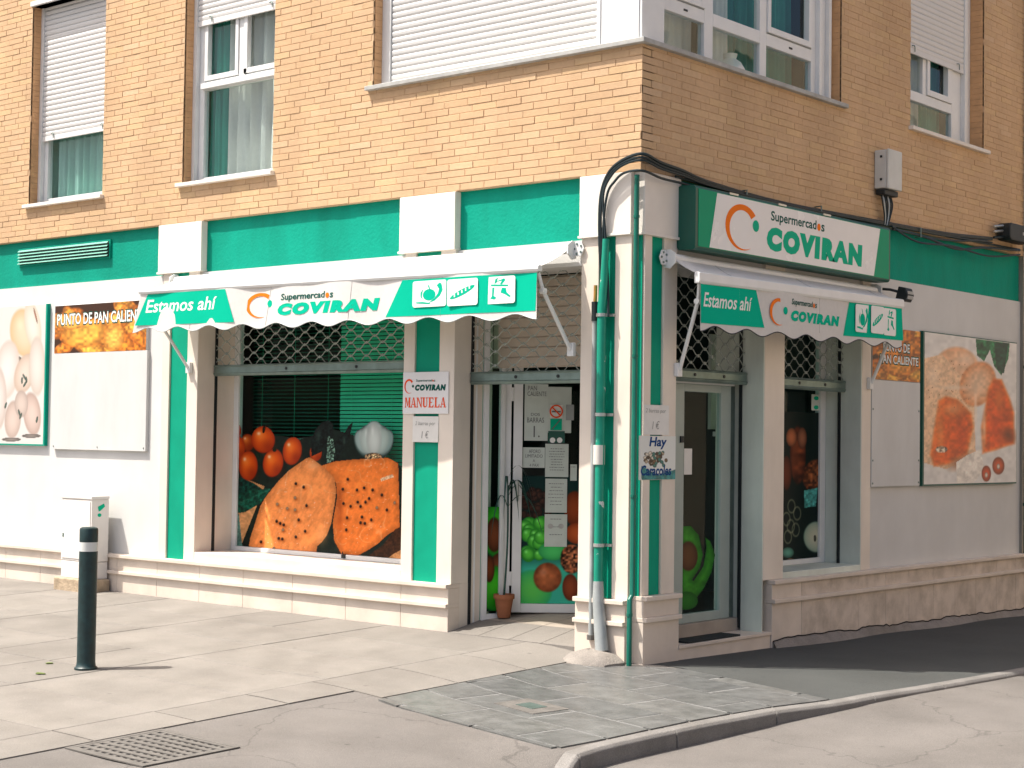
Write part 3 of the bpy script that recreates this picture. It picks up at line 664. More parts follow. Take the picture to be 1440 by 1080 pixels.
curtain(FA, W2[0]+.16, W2[1]-.06, 3.95, 5.9, -.30, 7, 'curtain', 'white sheer curtain with deep folds behind the half-open shutter window', amp=.05, seed=2)
curtain(FA, W2[0]+.01, W2[0]+.32, 3.95, 5.9, -.245, 4, 'curtain_g', 'green drape gathered at the side of the sheer curtain', seed=5)
# corner window: closed shutter, white corner post, glazed side
w = obj('window', bars(FA, [(W3[0], W3[0]+.12, W3[2], 6.9), (W3[0]+.12, -.46, W3[2], W3[2]+.012)], FN-.06, FN), 'alu', BLD, bevel=.004)
for r_ in [(W3[0]+.006, W3[0]+.10, W3[2]+.001, 6.88), (-.47, -.43, W3[2]+.001, 6.88)]: obj('shutter_guide', bars(FA, [r_], FN+.001, FN+.045), 'alu', w)
shutter(FA, w, W3[0]+.105, -.471, W3[2]+.002, 6.6, FN+.024, hooks=False)
box('shutter_back', FA, W3[0]+.12, -.46, W3[2]+.013, 6.88, FN-.05, FN-.02, 'shutter', w)
pr = [(-.43, -.02), (-.02, -.02), (-.02, -.03), (-.02, -.02)]
post = MB().prism(FG, [(-.429, .02), (-.02, .02), (-.02, .30), (-.17, .30), (-.17, .17), (-.429, .17)], 4.487, 6.95)
obj('corner_post', post, 'alu', w, bevel=.006)
obj('post_trim', bars(FA, [(-.425, -.395, 4.49, 6.9), (-.06, -.045, 4.49, 6.9)], -.02, -.012), 'alu', w)
obj('sill', MB().prism(FG, [(W3[0]-.05, -.045), (.045, -.045), (.045, V1[1]+.05), (-.15, V1[1]+.05), (-.15, .15), (W3[0]-.05, .15)], 4.45, 4.486), 'sill', w, bevel=.004)
FNB = -.10
w = obj('window', bars(FB, [(.301, .37, 4.487, 6.9), (.94, 1.06, 4.487, 6.9), (1.74, 1.84, 4.487, 6.9), (2.55, V1[1]-.006, 4.487, 6.9)]
        + [(a, b, c, d) for a, b in ((.37, .94), (1.06, 1.74), (1.84, 2.55)) for c, d in ((4.487, 4.53), (4.80, 4.90))], FNB-.06, FNB), 'alu', BLD, bevel=.004)
obj('casement', bars(FB, [(.375, .42, 4.91, 6.8), (.885, .935, 4.91, 6.8), (.42, .885, 4.91, 4.96), (1.845, 1.89, 4.91, 6.8), (2.49, 2.545, 4.91, 6.8), (1.89, 2.49, 4.91, 4.96)], FNB-.04, FNB+.014), 'alu', w, bevel=.003)
for r_ in [(2.62, 2.66, 4.488, 6.88), (2.78, 2.82, 4.488, 6.88)]: obj('shutter_guide', bars(FB, [r_], FNB+.001, FNB+.04), 'alu', w)
for u in (.66, 2.19): box('vent_slot', FB, u, u+.05, 4.84, 4.855, FNB, FNB+.004, 'black', w)
glaze(FB, w, [(a, b, c, d) for a, b in ((.37, .94), (1.06, 1.74), (1.84, 2.55)) for c, d in ((4.53, 4.80), (4.90, 6.8))], FNB-.03)
curtain(FB, .32, 1.02, 4.5, 6.8, -.30, 5, 'curtain', 'pale vertical drape behind the pane beside the white corner post', seed=7, amp=.03)
curtain(FB, 1.12, 1.50, 4.5, 6.8, -.27, 4, 'curtain', 'white gathered curtain in the middle bay of the corner window', seed=8)
curtain(FB, 1.78, 2.62, 4.5, 6.8, -.36, 7, 'curtain_g', 'green pleated curtain in the last bay of the corner window', seed=9)
curtain(FB, 1.5, 1.80, 4.5, 6.8, -.40, 3, 'curtain_g', 'narrow green curtain beside the white gathered one', seed=10)
jug = MB().lathe((-.24, 1.52, 4.487), [(.07, 0), (.11, .03), (.12, .08), (.09, .13), (.05, .16), (.06, .2), (.05, .2)], 20)
obj('jug', jug, 'paper', None, smooth=True, label='rounded white jug on the sill inside the corner window', cat='jug')
# far side window
w = obj('window', bars(FB, [(V2[0], V2[0]+.09, V2[2], 6.5), (5.30, V2[1]-.006, V2[2], 6.5), (V2[0]+.09, 5.30, V2[2], V2[2]+.06), (V2[0]+.09, 5.30, 4.80, 4.89), (V2[0]+.53, V2[0]+.60, 4.89, 6.4), (V2[0]+.09, 5.3, 6.4, 6.5)], FN-.06, FN), 'alu', BLD, bevel=.004)
obj('casement', bars(FB, [(V2[0]+.605, V2[0]+.66, 4.895, 6.3), (5.20, 5.295, 4.895, 6.3), (V2[0]+.66, 5.20, 4.895, 4.95)], FN-.04, FN+.014), 'alu', w, bevel=.003)
for r_ in [(V2[0]+.006, V2[0]+.05, V2[2]+.001, 6.48), (5.50, 5.56, V2[2]+.001, 6.48)]: obj('shutter_guide', bars(FB, [r_], FN+.001, FN+.045), 'alu', w)
shutter(FB, w, V2[0]+.052, 5.498, 5.22, 6.4, FN+.024)
glaze(FB, w, [(V2[0]+.09, 5.30, V2[2]+.06, 4.80), (V2[0]+.09, V2[0]+.53, 4.89, 6.4), (V2[0]+.60, 5.30, 4.89, 6.4)], FN-.03)
sillstone(FB, w, V2[0]-.03, V2[1]+.06, V2[2], 'capital')
curtain(FB, V2[0]+.3, 5.0, 4.5, 6.4, -.36, 4, 'curtain', 'plain white curtain behind the far window of the shaded side', amp=.015, seed=12)
curtain(FB, 5.0, 5.4, 4.5, 6.4, -.34, 4, 'curtain_g', 'dark green drape at the edge of the far side window', seed=13)
# ---- shop front: walls
obj('fascia_band', MB().wall(FA, XL, -.545, 3.07, 3.5345, -.14, -.048, []), 'green', BLD)
obj('white_wall', MB().wall(FA, XL, -5.441, .1, 3.0695, -.14, -.03, []), 'white', BLD)
obj('fascia_band', MB().wall(FB, .495, YR, 3.07, 3.5345, -.14, -.048, []), 'green', BLD)
obj('white_wall', MB().wall(FB, 3.45, YR, -.15, 3.0695, -.14, -.03, []), 'white', BLD)
for fr, a, b in ((FA, -4.921, -2.331), (FA, -1.781, -.531), (FB, .471, 1.699), (FB, 2.001, 3.289)):
    box('lintel', fr, a, b, 2.88, 3.0692, -.4, -.028, 'white', BLD)
# vent grille in the green band
vf = obj('vent_frame', MB().box(FA, -7.86, -6.31, 3.285, 3.465, -.0479, -.030), 'green', BLD)
obj('vent_hole', MB().box(FA, -7.84, -6.33, 3.30, 3.45, -.0299, -.0292), 'pit', vf)
for k in range(5):
    v = 3.302+k*.031; obj('louvre', MB().prism(Frame((0,0,0),(0,0,1),(0,-1,0),(1,0,0)), [(v, -.006), (v+.018, -.022), (v+.021, -.019), (v+.003, -.003)], -7.84, -6.33), 'louvre', vf)
# pilasters: marble strips with a green inset
def pilaster(fr, strips, greens, v0, v1, depth=-.2):
    for a, b in strips: box('pilaster_strip', fr, a, b, v0, v1, depth, 0., 'marble', BLD, bevel=.004)
    for a, b in greens: box('green_inset', fr, a+.001, b-.001, v0, v1, depth, -.018, 'green_dk', BLD)
pilaster(FA, [(-5.44, -5.33), (-5.07, -4.92)], [(-5.33, -5.07)], .455, 3.09)
pilaster(FA, [(-2.33, -2.21), (-1.94, -1.78)], [(-2.21, -1.94)], .455, 3.09)
pilaster(FA, [(-.53, -.37), (-.22, -.075)], [(-.37, -.22)], .455, 3.09)
pilaster(FB, [(.06, .15), (.30, .47)], [(.15, .30)], .485, 3.09)
box('green_inset', FA, -.0745, -.0155, .0, 3.5, -.055, -.05, 'green_dk', BLD)
box('pilaster_strip', FB, 1.70, 2.0, .505, 3.09, -.2, 0., 'marble', BLD, bevel=.004)
box('pilaster_strip', FB, 3.29, 3.45, .505, 3.09, -.2, 0., 'marble', BLD, bevel=.004)
# jambs of the recesses
box('jamb', FA, -5.1, -4.922, .455, 2.8795, -.46, -.201, 'marble', BLD)
box('jamb', FA, -2.329, -1.782, .455, 2.8795, -.46, -.201, 'marble', BLD)
box('jamb', FA, -.529, -.32, .455, 2.8795, -.46, -.201, 'marble', BLD)
box('jamb', FA, -2.329, -1.782, .0, .4548, -.46, -.1005, 'marble', BLD)
box('jamb', FA, -.529, -.32, .0, .4548, -.46, -.1005, 'marble', BLD)
box('jamb', FB, 1.788, 1.998, .0, .5, -.46, -.1005, 'jamb', BLD)
box('jamb', FB, 1.702, 1.998, .2, 2.8795, -.46, -.201, 'jamb', BLD)
box('jamb', FB, 3.292, 3.44, .505, 2.8795, -.46, -.201, 'jamb', BLD)
for fr, u, s in ((FB, 1.70, -1), (FB, 3.29, -1)):
    box('jamb_lining', fr, u-.012, u-.0005, .505 if u > 3 else .1, 2.8795, -.199, -.004, 'jamb', BLD)
for fr, u, s in ((FA, -4.922, 1), (FA, -1.782, 1), (FB, 1.702, -1), (FB, 3.292, -1)):   # black grille guides
    a, b = (u-.002, u+.012) if s > 0 else (u-.026, u-.0135)
    box('grille_guide', fr, a, b, .53 if u in (-4.922, 3.292) else .12, 2.8793, -.225, -.2005, 'black', BLD)
# capitals
for fr, a, b in ((FA, -5.51, -4.88), (FA, -2.39, -1.78), (FA, -.545, -.075), (FB, .03, .49)):
    c = box('capital', fr, a, b, 3.095, 3.533, -.13, .014, 'capital', BLD, bevel=.004)
    box('capital_moulding', fr, a-.006, b+.006, 3.075, 3.0945, -.12, .026, 'capital', c, bevel=.003)
    if b < -1: box('capital_moulding', fr, b-.035, b+.004, 3.0955, 3.53, .0142, .024, 'capital', c, bevel=.003)
# plinth with two ledges
def plinth(fr, u0, u1, m, top, zf, L=.62, ledges=True):
    u = u0
    while u < u1-.01:
        b = min(u1, u+L*random.uniform(.95, 1.05))
        if u1-b < .2: b = u1
        zb = min(zf(u), zf(b))-.04
        mm = m if isinstance(m, str) else random.choice(m)
        box('plinth_slab', fr, u+.0015, b-.0015, zb, top-.185, -.1, .030, mm, BLD, bevel=.003)
        box('plinth_slab', fr, u+.0015, b-.0015, top-.153, top-.033, -.1, .0285, mm, BLD, bevel=.003); u = b
    for k in (0, 1):
        box('plinth_ledge', fr, u0-.001, u1+.001, top-.0325-.152*k, top-.152*k, -.1, .060, 'plinth', BLD, bevel=.004)
plinth(FA, XL, -1.78, 'plinth', .455, lambda u: g(u, -.04))
plinth(FA, -.53, -.075, 'plinth', .455, lambda u: g(u, -.04)-.05, 1.)
plinth(FB, .045, .495, 'plinth', .485, lambda u: g(.04, u)-.05, 1.)
plinth(FB, 1.785, YR-.01, ['plinth_dirty', 'plinth_dirty', 'plinth'], .505, lambda u: g(.04, u)-.05, .46)
box('window_sill', FA, -4.921, -2.331, .40, .535, -.50, -.002, 'marble', BLD, bevel=.004)
box('window_sill', FB, 2.001, 3.289, .40, .555, -.46, -.002, 'jamb', BLD, bevel=.004)
# doorstep and vestibule floors
obj('doorstep', MB().box(FB, .5, 1.782, -.2, .075, -.3, .02).box(FB, .498, 1.784, .0752, .1, -.3, .032), 'plinth', BLD, bevel=.003)
box('threshold', FB, .5, 1.70, .1005, .20, -.46, -.22, 'ramp', BLD, bevel=.003)
for i in range(4):                                        # sloping tiles into the sunny doorway
    for j in range(3):
        a, b = lerp(-1.779, -.531, i/4), lerp(-1.779, -.531, (i+1)/4); c, d = lerp(-.03, 1.2, j/3), lerp(-.03, 1.2, (j+1)/3)
        if j: a -= .0; 
        zz = lambda y: .086+.19*max(0, min(.6, y)); mb = MB(); e = .003
        mb.v = [(a+e, c+e, zz(c)), (b-e, c+e, zz(c)), (b-e, d-e, zz(d)), (a+e, d-e, zz(d)), (a+e, c+e, zz(c)-.12), (b-e, c+e, zz(c)-.12), (b-e, d-e, zz(d)-.12), (a+e, d-e, zz(d)-.12)]
        mb.f = [(0, 1, 2, 3), (4, 7, 6, 5), (0, 4, 5, 1), (1, 5, 6, 2), (2, 6, 7, 3), (3, 7, 4, 0)]
        obj('floor_tile', mb, 'ramp' if j else SLABS[1], BLD)
box('vestibule_bed', FG, -2.6, -.46, .46, 1.21, -.05, .07, 'cement', BLD)
# neighbouring wall past the far end of the side front
nb = thing('neighbouring_house', (-3, 12, 0), 'grey rendered house wall adjoining the far end of the shaded shop front', 'building')
box('wall', FB, 6.72, 16, -.2, 8.5, -6, -.02, 'stucco', nb)
box('plinth', FB, 6.73, 16, -.2, .5, -.01, .03, 'cement', nb)
for u in (8.4, 11.2, 14.0):
    for v in (1.1, 4.3):
        wn = obj('window', bars(FB, [(u, u+.07, v, v+1.5), (u+1.03, u+1.1, v, v+1.5), (u+.07, u+1.03, v, v+.07), (u+.07, u+1.03, v+1.43, v+1.5), (u+.52, u+.58, v+.07, v+1.43)], -.0195, .012), 'alu', nb)
        box('pane', FB, u+.07, u+1.03, v+.07, v+1.43, -.0194, -.012, 'black', wn); box('sill', FB, u-.06, u+1.16, v-.05, v-.001, -.0196, .06, 'sill', wn)
# ================================================================== shop windows, grilles, doors
def grille(fr, u0, u1, v0, v1, n, m='grille', bar='steel', barh=.10):
    b = MB().extr(fr, [(v0, n-.02), (v0, n+.02), (v0+.02, n+.03), (v0+.03, n+.022), (v0+barh-.02, n+.022), (v0+barh-.012, n+.03), (v0+barh, n+.02), (v0+barh, n-.02)], u0, u1)
    gr = obj('roller_grille', b, bar, BLD, bevel=.002)
    for t in (.38, .72): obj('lock', MB().tube([fr.p(lerp(u0, u1, t), v0+barh*.55, n+.02), fr.p(lerp(u0, u1, t), v0+barh*.55, n+.028)], .013, 12), 'black', gr)
    per = .19; a = .0275; k = 0; v = v0+barh+.02
    while v < v1:
        pts = []; N = int((u1-u0)/per*12)
        for i in range(N+1):
            u = lerp(u0+.005, u1-.005, i/N); s = math.sin((u-u0)/per*6.28318+(math.pi if k % 2 else 0)); s = math.copysign(abs(s)**.8, s)
            pts.append(fr.p(u, v+a*s, n+.002*(k % 2)))
        obj('wire', MB().tube(pts, .0042, 5), m, gr, smooth=True)
        hk = MB(); u = u0+per*(.75 if k % 2 else .25)
        while u < u1-.01: hk.tube([fr.p(u, v+a-.012, n), fr.p(u, v+a+.012, n)], .0075, 6); u += per
        obj('hooks', hk, m, gr, kind='stuff'); v += 2*a; k += 1
    return gr
grille(FA, -4.905, -2.335, 2.13, 2.88, -.2)
grille(FA, -1.765, -.535, 2.02, 2.88, -.2)
grille(FB, .48, 1.672, 2.05, 2.88, -.17)
grille(FB, 2.01, 3.262, 2.04, 2.88, -.17)
# beige slatted panel behind the grille over the sunny door
pn = box('transom_panel', FA, -1.78, -.34, 2.16, 2.878, -.47, -.465, 'slat_in', BLD)
for k in range(9): box('slat', FA, -1.70, -.34, 2.17+k*.078, 2.17+k*.078+.07, -.4645, -.452, 'slat_in', pn, bevel=.003)
# big display window
PW = -.44
win = obj('display_window', bars(FA, [(-4.921, -4.86, .536, 2.87), (-2.45, -2.331, .536, 2.87), (-4.86, -2.45, .536, .575), (-4.86, -2.45, 2.82, 2.87)], PW-.05, PW+.01), 'alu', BLD, bevel=.004)
box('pane', FA, -4.86, -2.45, .575, 2.82, PW-.02, PW-.012, 'glass2', win)
def blind(fr, u0, u1, v0, v1, n, ang, m, label):
    t = thing('venetian_blind', fr.p((u0+u1)/2, v0, n), label, 'blind')
    dv, dn = .026*math.sin(ang), .026*math.cos(ang)
    b = MB().extr(fr, [(-dv/2, dn/2), (dv/2, -dn/2), (dv/2+.0015, -dn/2+.0005), (-dv/2+.0015, dn/2+.0005)], u0, u1); org = np.array(fr.p((u0+u1)/2, 0, 0))
    me = bpy.data.meshes.new('slat'); me.from_pydata([tuple(np.array(p)-org) for p in b.v], [], b.f); me.update(); me.materials.append(M[m])
    v = v0+.03
    while v < v1:
        o = bpy.data.objects.new('slat', me); link(o, t, tuple(np.array(fr.p((u0+u1)/2, v, n)))); v += .034
    for q in (.12, .5, .88): obj('cord', MB().tube([fr.p(lerp(u0, u1, q), v0, n+.016), fr.p(lerp(u0, u1, q), v1, n+.016)], .0015, 4), 'blind', t)
    box('bottom_rail', fr, u0, u1, v0, v0+.018, n-.012, n+.012, m, t); return t
blind(FA, -4.84, -3.68, .62, 2.84, -.60, .45, 'blind_dk', 'dark green venetian blind with open slats in the left half of the display window')
blind(FA, -3.66, -2.36, .62, 2.84, -.58, 1.25, 'blind', 'bright green venetian blind closed behind the garlic of the display window')
# food picture stuck inside the display window
p = Paint(FA, -4.858, -2.455, .577, 1.78, PW-.0105, .0062); p.fill((14, 44, 38)); p.a[:] = 0
def soft(cx, cy, rx, ry, c, k=1.): d = ((p.X-cx)/rx)**2+((p.Y-cy)/ry)**2; a0 = p.a.copy(); p.put(np.exp(-d*2.2)*k, np.array(c)/255.); p.a = a0
p.poly([(322, 640), (345, 626), (372, 612), (395, 612), (420, 618), (440, 612), (455, 600), (480, 606), (500, 612), (520, 640), (560, 650), (566, 660), (566, 800), (322, 790)], (16, 30, 24), .3, 6)
p.poly([(322, 672), (352, 676), (372, 684), (330, 790), (322, 790)], (206, 150, 98), .18, 5)
def tomato(x, y, rx, ry, ang=0., b=1.):
    p.ell(x, y, rx, ry, (int(236*b), int(96*b), int(20*b)), (int(150*b), int(38*b), int(8*b)), ang, edge=.10)
    soft(x+rx*.35, y+ry*.45, rx*.8, ry*.7, (120, 28, 6), .55); soft(x-rx*.25, y-ry*.3, rx*.55, ry*.5, (250, 140, 54), .7); soft(x-rx*.35, y-ry*.42, rx*.2, ry*.16, (255, 226, 190), .85)
tomato(329, 606, 11, 15, b=.9); tomato(348, 622, 10, 13, b=.75); tomato(333, 630, 12, 19); tomato(444, 637, 9, 12, b=.95); tomato(411, 634, 14, 21, 8); tomato(384, 651, 15, 21, 10); tomato(349, 655, 14, 22); tomato(370, 618, 17.5, 20, -6)
p.ell(371, 604, 2.2, 5.5, (24, 26, 12), ang=10); p.ell(362, 640, 3.5, 6, (14, 40, 25), ang=-25); p.ell(386, 633, 3, 2.5, (20, 40, 20))
p.poly([(455, 634), (438, 642), (437, 622), (443, 604), (452, 594), (462, 590), (469, 596), (467, 625), (482, 612), (490, 598), (497, 592), (492, 616), (478, 640), (468, 664), (460, 664)], (12, 22, 20), .9, 2.5)
p.poly([(461, 612), (468, 618), (472, 640), (464, 664), (459, 648)], (72, 96, 84), 1.6, 1.8); soft(448, 612, 5, 12, (44, 66, 58), .8); soft(484, 620, 3, 10, (50, 74, 64), .8)
p.ell(526, 621, 28.5, 27, (60, 84, 80), (30, 52, 50), edge=.08)
p.ell(526, 606, 15, 17, (190, 206, 202), (120, 146, 144), edge=.3)
for dx, rx, c in ((-17, 11, (164, 188, 184)), (17, 11, (140, 168, 164)), (-9, 13, (190, 206, 200)), (10, 13, (176, 196, 190)), (0, 12, (206, 216, 211))):
    p.ell(526+dx, 618+abs(dx)*.22, rx, 26-abs(dx)*.3, c, tuple(int(q*.72) for q in c), dx*1.1, edge=.3); soft(526+dx-2, 606+abs(dx)*.3, 3, 10, (236, 242, 238), .5)
p.ell(525, 642, 13, 5.5, (168, 136, 100), tex=1.2, ts=1.2)
p.poly([(322, 672), (340, 672), (358, 680), (372, 690), (345, 706), (322, 722)], (8, 50, 42), .7, 3); p.poly([(322, 704), (338, 694), (352, 688), (381, 687), (366, 708), (345, 720), (322, 724)], (12, 70, 54), .6, 3)
for t_ in np.linspace(0, 1, 14): soft(322+56*t_, 714-25*t_, 3, 1.4, (60, 120, 96), .6)
p.poly([(322, 724), (336, 722), (342, 782), (322, 780)], (90, 132, 120), .3, 3)
S1 = [(348, 778), (352, 756), (358, 738), (366, 712), (374, 698), (392, 676), (406, 662), (420, 652), (430, 645), (436, 643), (446, 650), (458, 660), (470, 672), (473, 690), (470, 712), (466, 735), (460, 752), (453, 762), (446, 768), (444, 783), (400, 780)]
S2 = [(452, 655), (470, 649), (500, 646), (530, 645), (545, 643), (553, 647), (560, 652), (562, 742), (545, 752), (532, 764), (520, 772), (500, 783), (480, 779), (470, 760), (468, 735), (474, 700), (473, 680), (462, 664)]
def meat(S, c, seed, cx, cy):
    q = Paint.__new__(Paint); q.__dict__ = dict(p.__dict__); q.c = p.c.copy(); q.a = np.zeros_like(p.a); q.poly(S, c, .06, 5, seed, tuple(int(v*.8) for v in c)); mk = q.a
    X, Y = p.X, p.Y; f = vnoise(X*1.0+.5*Y+900, Y*.35-.2*X+900, 3.2, seed)*.5+vnoise(X+500, Y+500, 1.6, seed+3)*.3+vnoise(X+500, Y+500, 14, seed+5)*.5
    sh = 1.0+.22*(f-.65)-.00045*((X-cx)*.8+(Y-cy)*1.1)
    vein = np.clip(1-np.abs(vnoise(X+300, Y*1.0+300, 17, seed+7)-.5)*22, 0, 1)*(vnoise(X+100, Y+100, 9, seed+8) > .55)
    col = q.c*np.clip(sh, .7, 1.2)[..., None]; col = col*(1-.28*vein[..., None])+np.array((255, 214, 170))/255.*.28*vein[..., None]
    spec = (vnoise(X*.8+700, Y*1.6+700, 2.2, seed+11) > .93)*(vnoise(X+100, Y+100, 20, seed+12) > .55); col = col*(1-.35*spec[..., None])+.35*spec[..., None]
    p.put(mk, np.clip(col, 0, 1))
soft(500, 788, 60, 9, (10, 10, 8), .9); meat(S2, (238, 126, 52), 4, 515, 715); soft(478, 720, 7, 60, (150, 62, 18), .6); meat(S1, (242, 146, 78), 6, 410, 715)
soft(440, 655, 12, 8, (250, 184, 128), .6); p.poly([(535, 673), (545, 669), (552, 667), (554, 671), (544, 674), (536, 677)], (250, 204, 160), .3, 2); soft(452, 752, 12, 18, (250, 176, 112), .5)
def corn(x, y, dark): soft(x+1.2, y+2, 4.2, 3.6, (150, 66, 20), .7); p.ell(x, y, 2.2, 2.6, (26, 17, 12) if dark else (150, 128, 98), (10, 7, 5) if dark else (84, 66, 48), edge=.3); soft(x-.8, y-1, 1., 1., (150, 140, 130), .6)
for (x, y) in ((416, 680), (427, 685), (431, 711), (389, 733), (394, 736), (399, 738), (420, 731), (392, 757), (397, 758), (416, 755), (429, 747), (367, 762)): corn(x, y, True)
for (x, y) in ((390, 709), (404, 715), (415, 717), (415, 700), (398, 745), (385, 771)): corn(x, y, False)
for (x, y) in ((489, 674), (482, 688), (502, 689), (512, 686), (524, 689), (537, 696), (483, 708), (493, 712), (503, 706), (507, 712), (514, 706), (530, 714), (544, 717), (555, 707), (488, 728), (509, 727), (513, 736), (522, 731), (487, 745), (507, 735), (519, 701)): corn(x, y, int(x) % 5 > 0)
p.poly([(556, 744), (566, 740), (566, 800), (500, 796), (520, 780), (540, 765)], (56, 32, 18), .4, 3); p.poly([(538, 792), (552, 780), (566, 772), (566, 800)], (196, 138, 88), .2, 3)
p.build('window_decal', None, 'print_gl', label='large food picture of two orange steaks, tomatoes and garlic on the display window', cat='poster')
# vestibule of the sunny door: slim side light, then the door standing ajar inwards
FS = Frame((-1.80, .27, 0), (.36, .933, 0), (0, 0, 1), (.933, -.36, 0))
sd = obj('side_light', bars(FS, [(-.02, .016, .13, 2.86), (.08, .124, .13, 2.86), (.124, .235, .13, .20), (.124, .235, 2.76, 2.86), (.235, .27, .13, 2.86)], -.03, .02), 'alu', BLD, bevel=.003)
box('pane', FS, .124, .235, .20, 2.76, -.008, 0, 'glass2', sd); box('green_inset', FS, .0165, .0795, .13, 2.86, -.025, -.01, 'green_dk', sd)
p = Paint(FS, .126, .233, .22, 1.05, .0015, .006); p.fill((10, 40, 40))
p.ell(700, 745, 26, 42, (60, 190, 40), (20, 110, 30)); p.ell(695, 752, 12, 26, (120, 66, 40)); p.ell(702, 800, 14, 24, (126, 70, 42)); p.ell(697, 828, 26, 34, (70, 200, 40), (20, 120, 30)); p.ell(688, 800, 8, 20, (120, 60, 30))
p.build('side_light_decal', None, 'print_gl', label='narrow green fruit picture stuck on the side light beside the open door', cat='poster')
FD = Frame((-1.751, .534, 0), (.745, .667, 0), (0, 0, 1), (.667, -.745, 0))
door = obj('shop_door', bars(FD, [(0, .086, .205, 2.42), (.104, .178, .205, 2.42), (.82, .90, .205, 2.42), (.178, .82, .205, .275), (.178, .82, 2.32, 2.42)], -.025, .025), 'alu', BLD, bevel=.004)
box('pane', FD, .178, .82, .275, 2.32, -.006, 0, 'glass2', door)
for v in (.42, 1.9): obj('hinge', MB().tube([FD.p(.095, v, .02), FD.p(.095, v+.11, .02)], .014, 8), 'alu', door)
obj('handle', MB().tube([FD.p(.141, 1.10, .026), FD.p(.141, 1.10, .07), FD.p(.141, 1.26, .07), FD.p(.141, 1.26, .026)], .009, 8), 'steel_lt', door)
p = Paint(FD, .180, .818, .277, 1.30, .0015, .006); p.fill((12, 48, 46))
p.put(np.clip((p.Y-770)/30, 0, 1), np.array((60, 190, 160))/255.)
for i in range(34): x, y = 736+RNG.random()*34, 690+RNG.random()*40; p.ell(x, y, 6, 6, (70, 44, 36), (20, 20, 18), tex=.3)
for (x, y, r_) in [(738+RNG.random()*26, 735+RNG.random()*50, 8+RNG.random()*3) for _ in range(26)]: p.ell(x, y, r_, r_, (96, 214, 70), (26, 120, 36), hl=.22)
p.ell(778, 775, 22, 14, (80, 210, 110), (40, 150, 80)); p.ell(808, 715, 16, 26, (150, 66, 30), (90, 36, 16)); p.ell(812, 750, 18, 16, (200, 92, 40), (130, 50, 20))
p.ell(748, 830, 30, 30, (96, 210, 90), (40, 170, 110)); p.ell(770, 812, 21, 22, (186, 104, 60), (110, 54, 28), hl=.15, tex=.15, ts=5); p.ell(802, 826, 12, 20, (150, 70, 36), (90, 36, 18)); p.ell(804, 786, 17, 22, (150, 92, 60), (100, 50, 30), tex=.9, ts=2.5)
p.build('door_decal', None, 'print_gl', label='picture of green grapes, onion and nuts on the lower glass of the open door', cat='poster')
# side door
PD = -.26
d2 = obj('shop_door', bars(FB, [(.80, .955, .201, 2.04), (1.47, 1.61, .201, 2.04), (.955, 1.47, .201, .27), (.955, 1.47, 1.98, 2.04)], PD-.04, PD+.005), 'alu_shade', BLD, bevel=.004)  # door aluminium darkened in colour for the shade of the recess
box('door_header', FB, .47, 1.64, 2.041, 2.135, PD-.05, PD+.02, 'alu', d2, bevel=.004)
box('door_post', FB, 1.612, 1.69, .201, 2.04, PD-.06, PD-.01, 'steel', d2, bevel=.003); box('side_panel', FB, .34, .80, .201, 2.04, PD-.05, PD-.03, 'alu_shade', d2)
for u, v in ((1.08, 2.075), (1.02, 2.10), (1.02, 2.06), (1.14, 2.10), (1.14, 2.06), (1.44, 2.10)): obj('lock', MB().tube([FB.p(u, v, PD+.02), FB.p(u, v, PD+.027)], .014 if u == 1.08 else .006, 10), 'black', d2)
box('pane', FB, .955, 1.47, .27, 1.98, PD-.02, PD-.014, 'glass2', d2)
p = Paint(FB, .957, 1.468, .272, 1.22, PD-.0125, .006); p.fill((6, 34, 32)); p.a[:] = 0
p.poly([(955, 738), (972, 738), (984, 752), (990, 780), (985, 800), (975, 815), (988, 795), (992, 770), (990, 752), (1000, 760), (1007, 780), (1002, 805), (990, 830), (975, 848), (955, 860)], (56, 140, 38), .15, 8, 3, (26, 92, 28), soft=2)
p.ell(968, 782, 14, 22, (104, 70, 42), (66, 40, 26)); p.ell(965, 845, 18, 14, (44, 120, 40), (26, 84, 30))
p.build('door_decal', None, 'print_gl', label='green banana picture on the lower glass of the side door', cat='poster')
box('bell_push', FB, .895, .935, 1.585, 1.635, PD+.0055, PD+.018, 'black', None, label='small black bell push on the frame of the side door', cat='bell push')
obj('door_mat', MB().prism(FG, rrect(-.17, .015, .64, 1.36, .012), .1012, .113), 'mat_', None, bevel=.003, label='dark doormat lying on the step of the side door', cat='doormat')
# side display window
PB = -.36
w2 = obj('display_window', bars(FB, [(2.001, 2.08, .556, 2.87), (3.20, 3.29, .556, 2.87), (2.08, 3.20, .556, .60), (2.08, 3.20, 2.82, 2.87)], PB-.05, PB+.008), 'alu', BLD, bevel=.004)
box('pane', FB, 2.08, 3.20, .60, 2.82, PB-.02, PB-.014, 'glass2', w2)
p = Paint(FB, 2.30, 3.198, .602, 1.86, PB-.0125, .0065); p.fill((7, 26, 24))
p.ell(1122, 640, 12, 44, (120, 60, 34), (50, 22, 14), tex=.4, ts=6); p.ell(1113, 615, 8, 14, (190, 110, 70)); p.ell(1128, 616, 7, 16, (150, 96, 70), (70, 40, 28)); p.ell(1106, 665, 8, 26, (110, 50, 30), (50, 22, 14))
p.ell(1145, 668, 17, 24, (134, 78, 46), (66, 32, 18), 15, tex=.6, ts=3); p.poly([(1131, 690), (1150, 686), (1147, 712), (1131, 714)], (70, 150, 145), .4, 3); p.ell(1158, 715, 9, 40, (96, 52, 32), (50, 24, 14))
for x, y in ((1106, 730), (1113, 712), (1121, 722), (1112, 740), (1119, 745), (1108, 755)):
    d = np.abs(np.hypot((p.X-x)/5, (p.Y-y)/9)-1); p.put(np.clip(1-d*4, 0, 1)*.7, np.array((150, 150, 120))/255.)
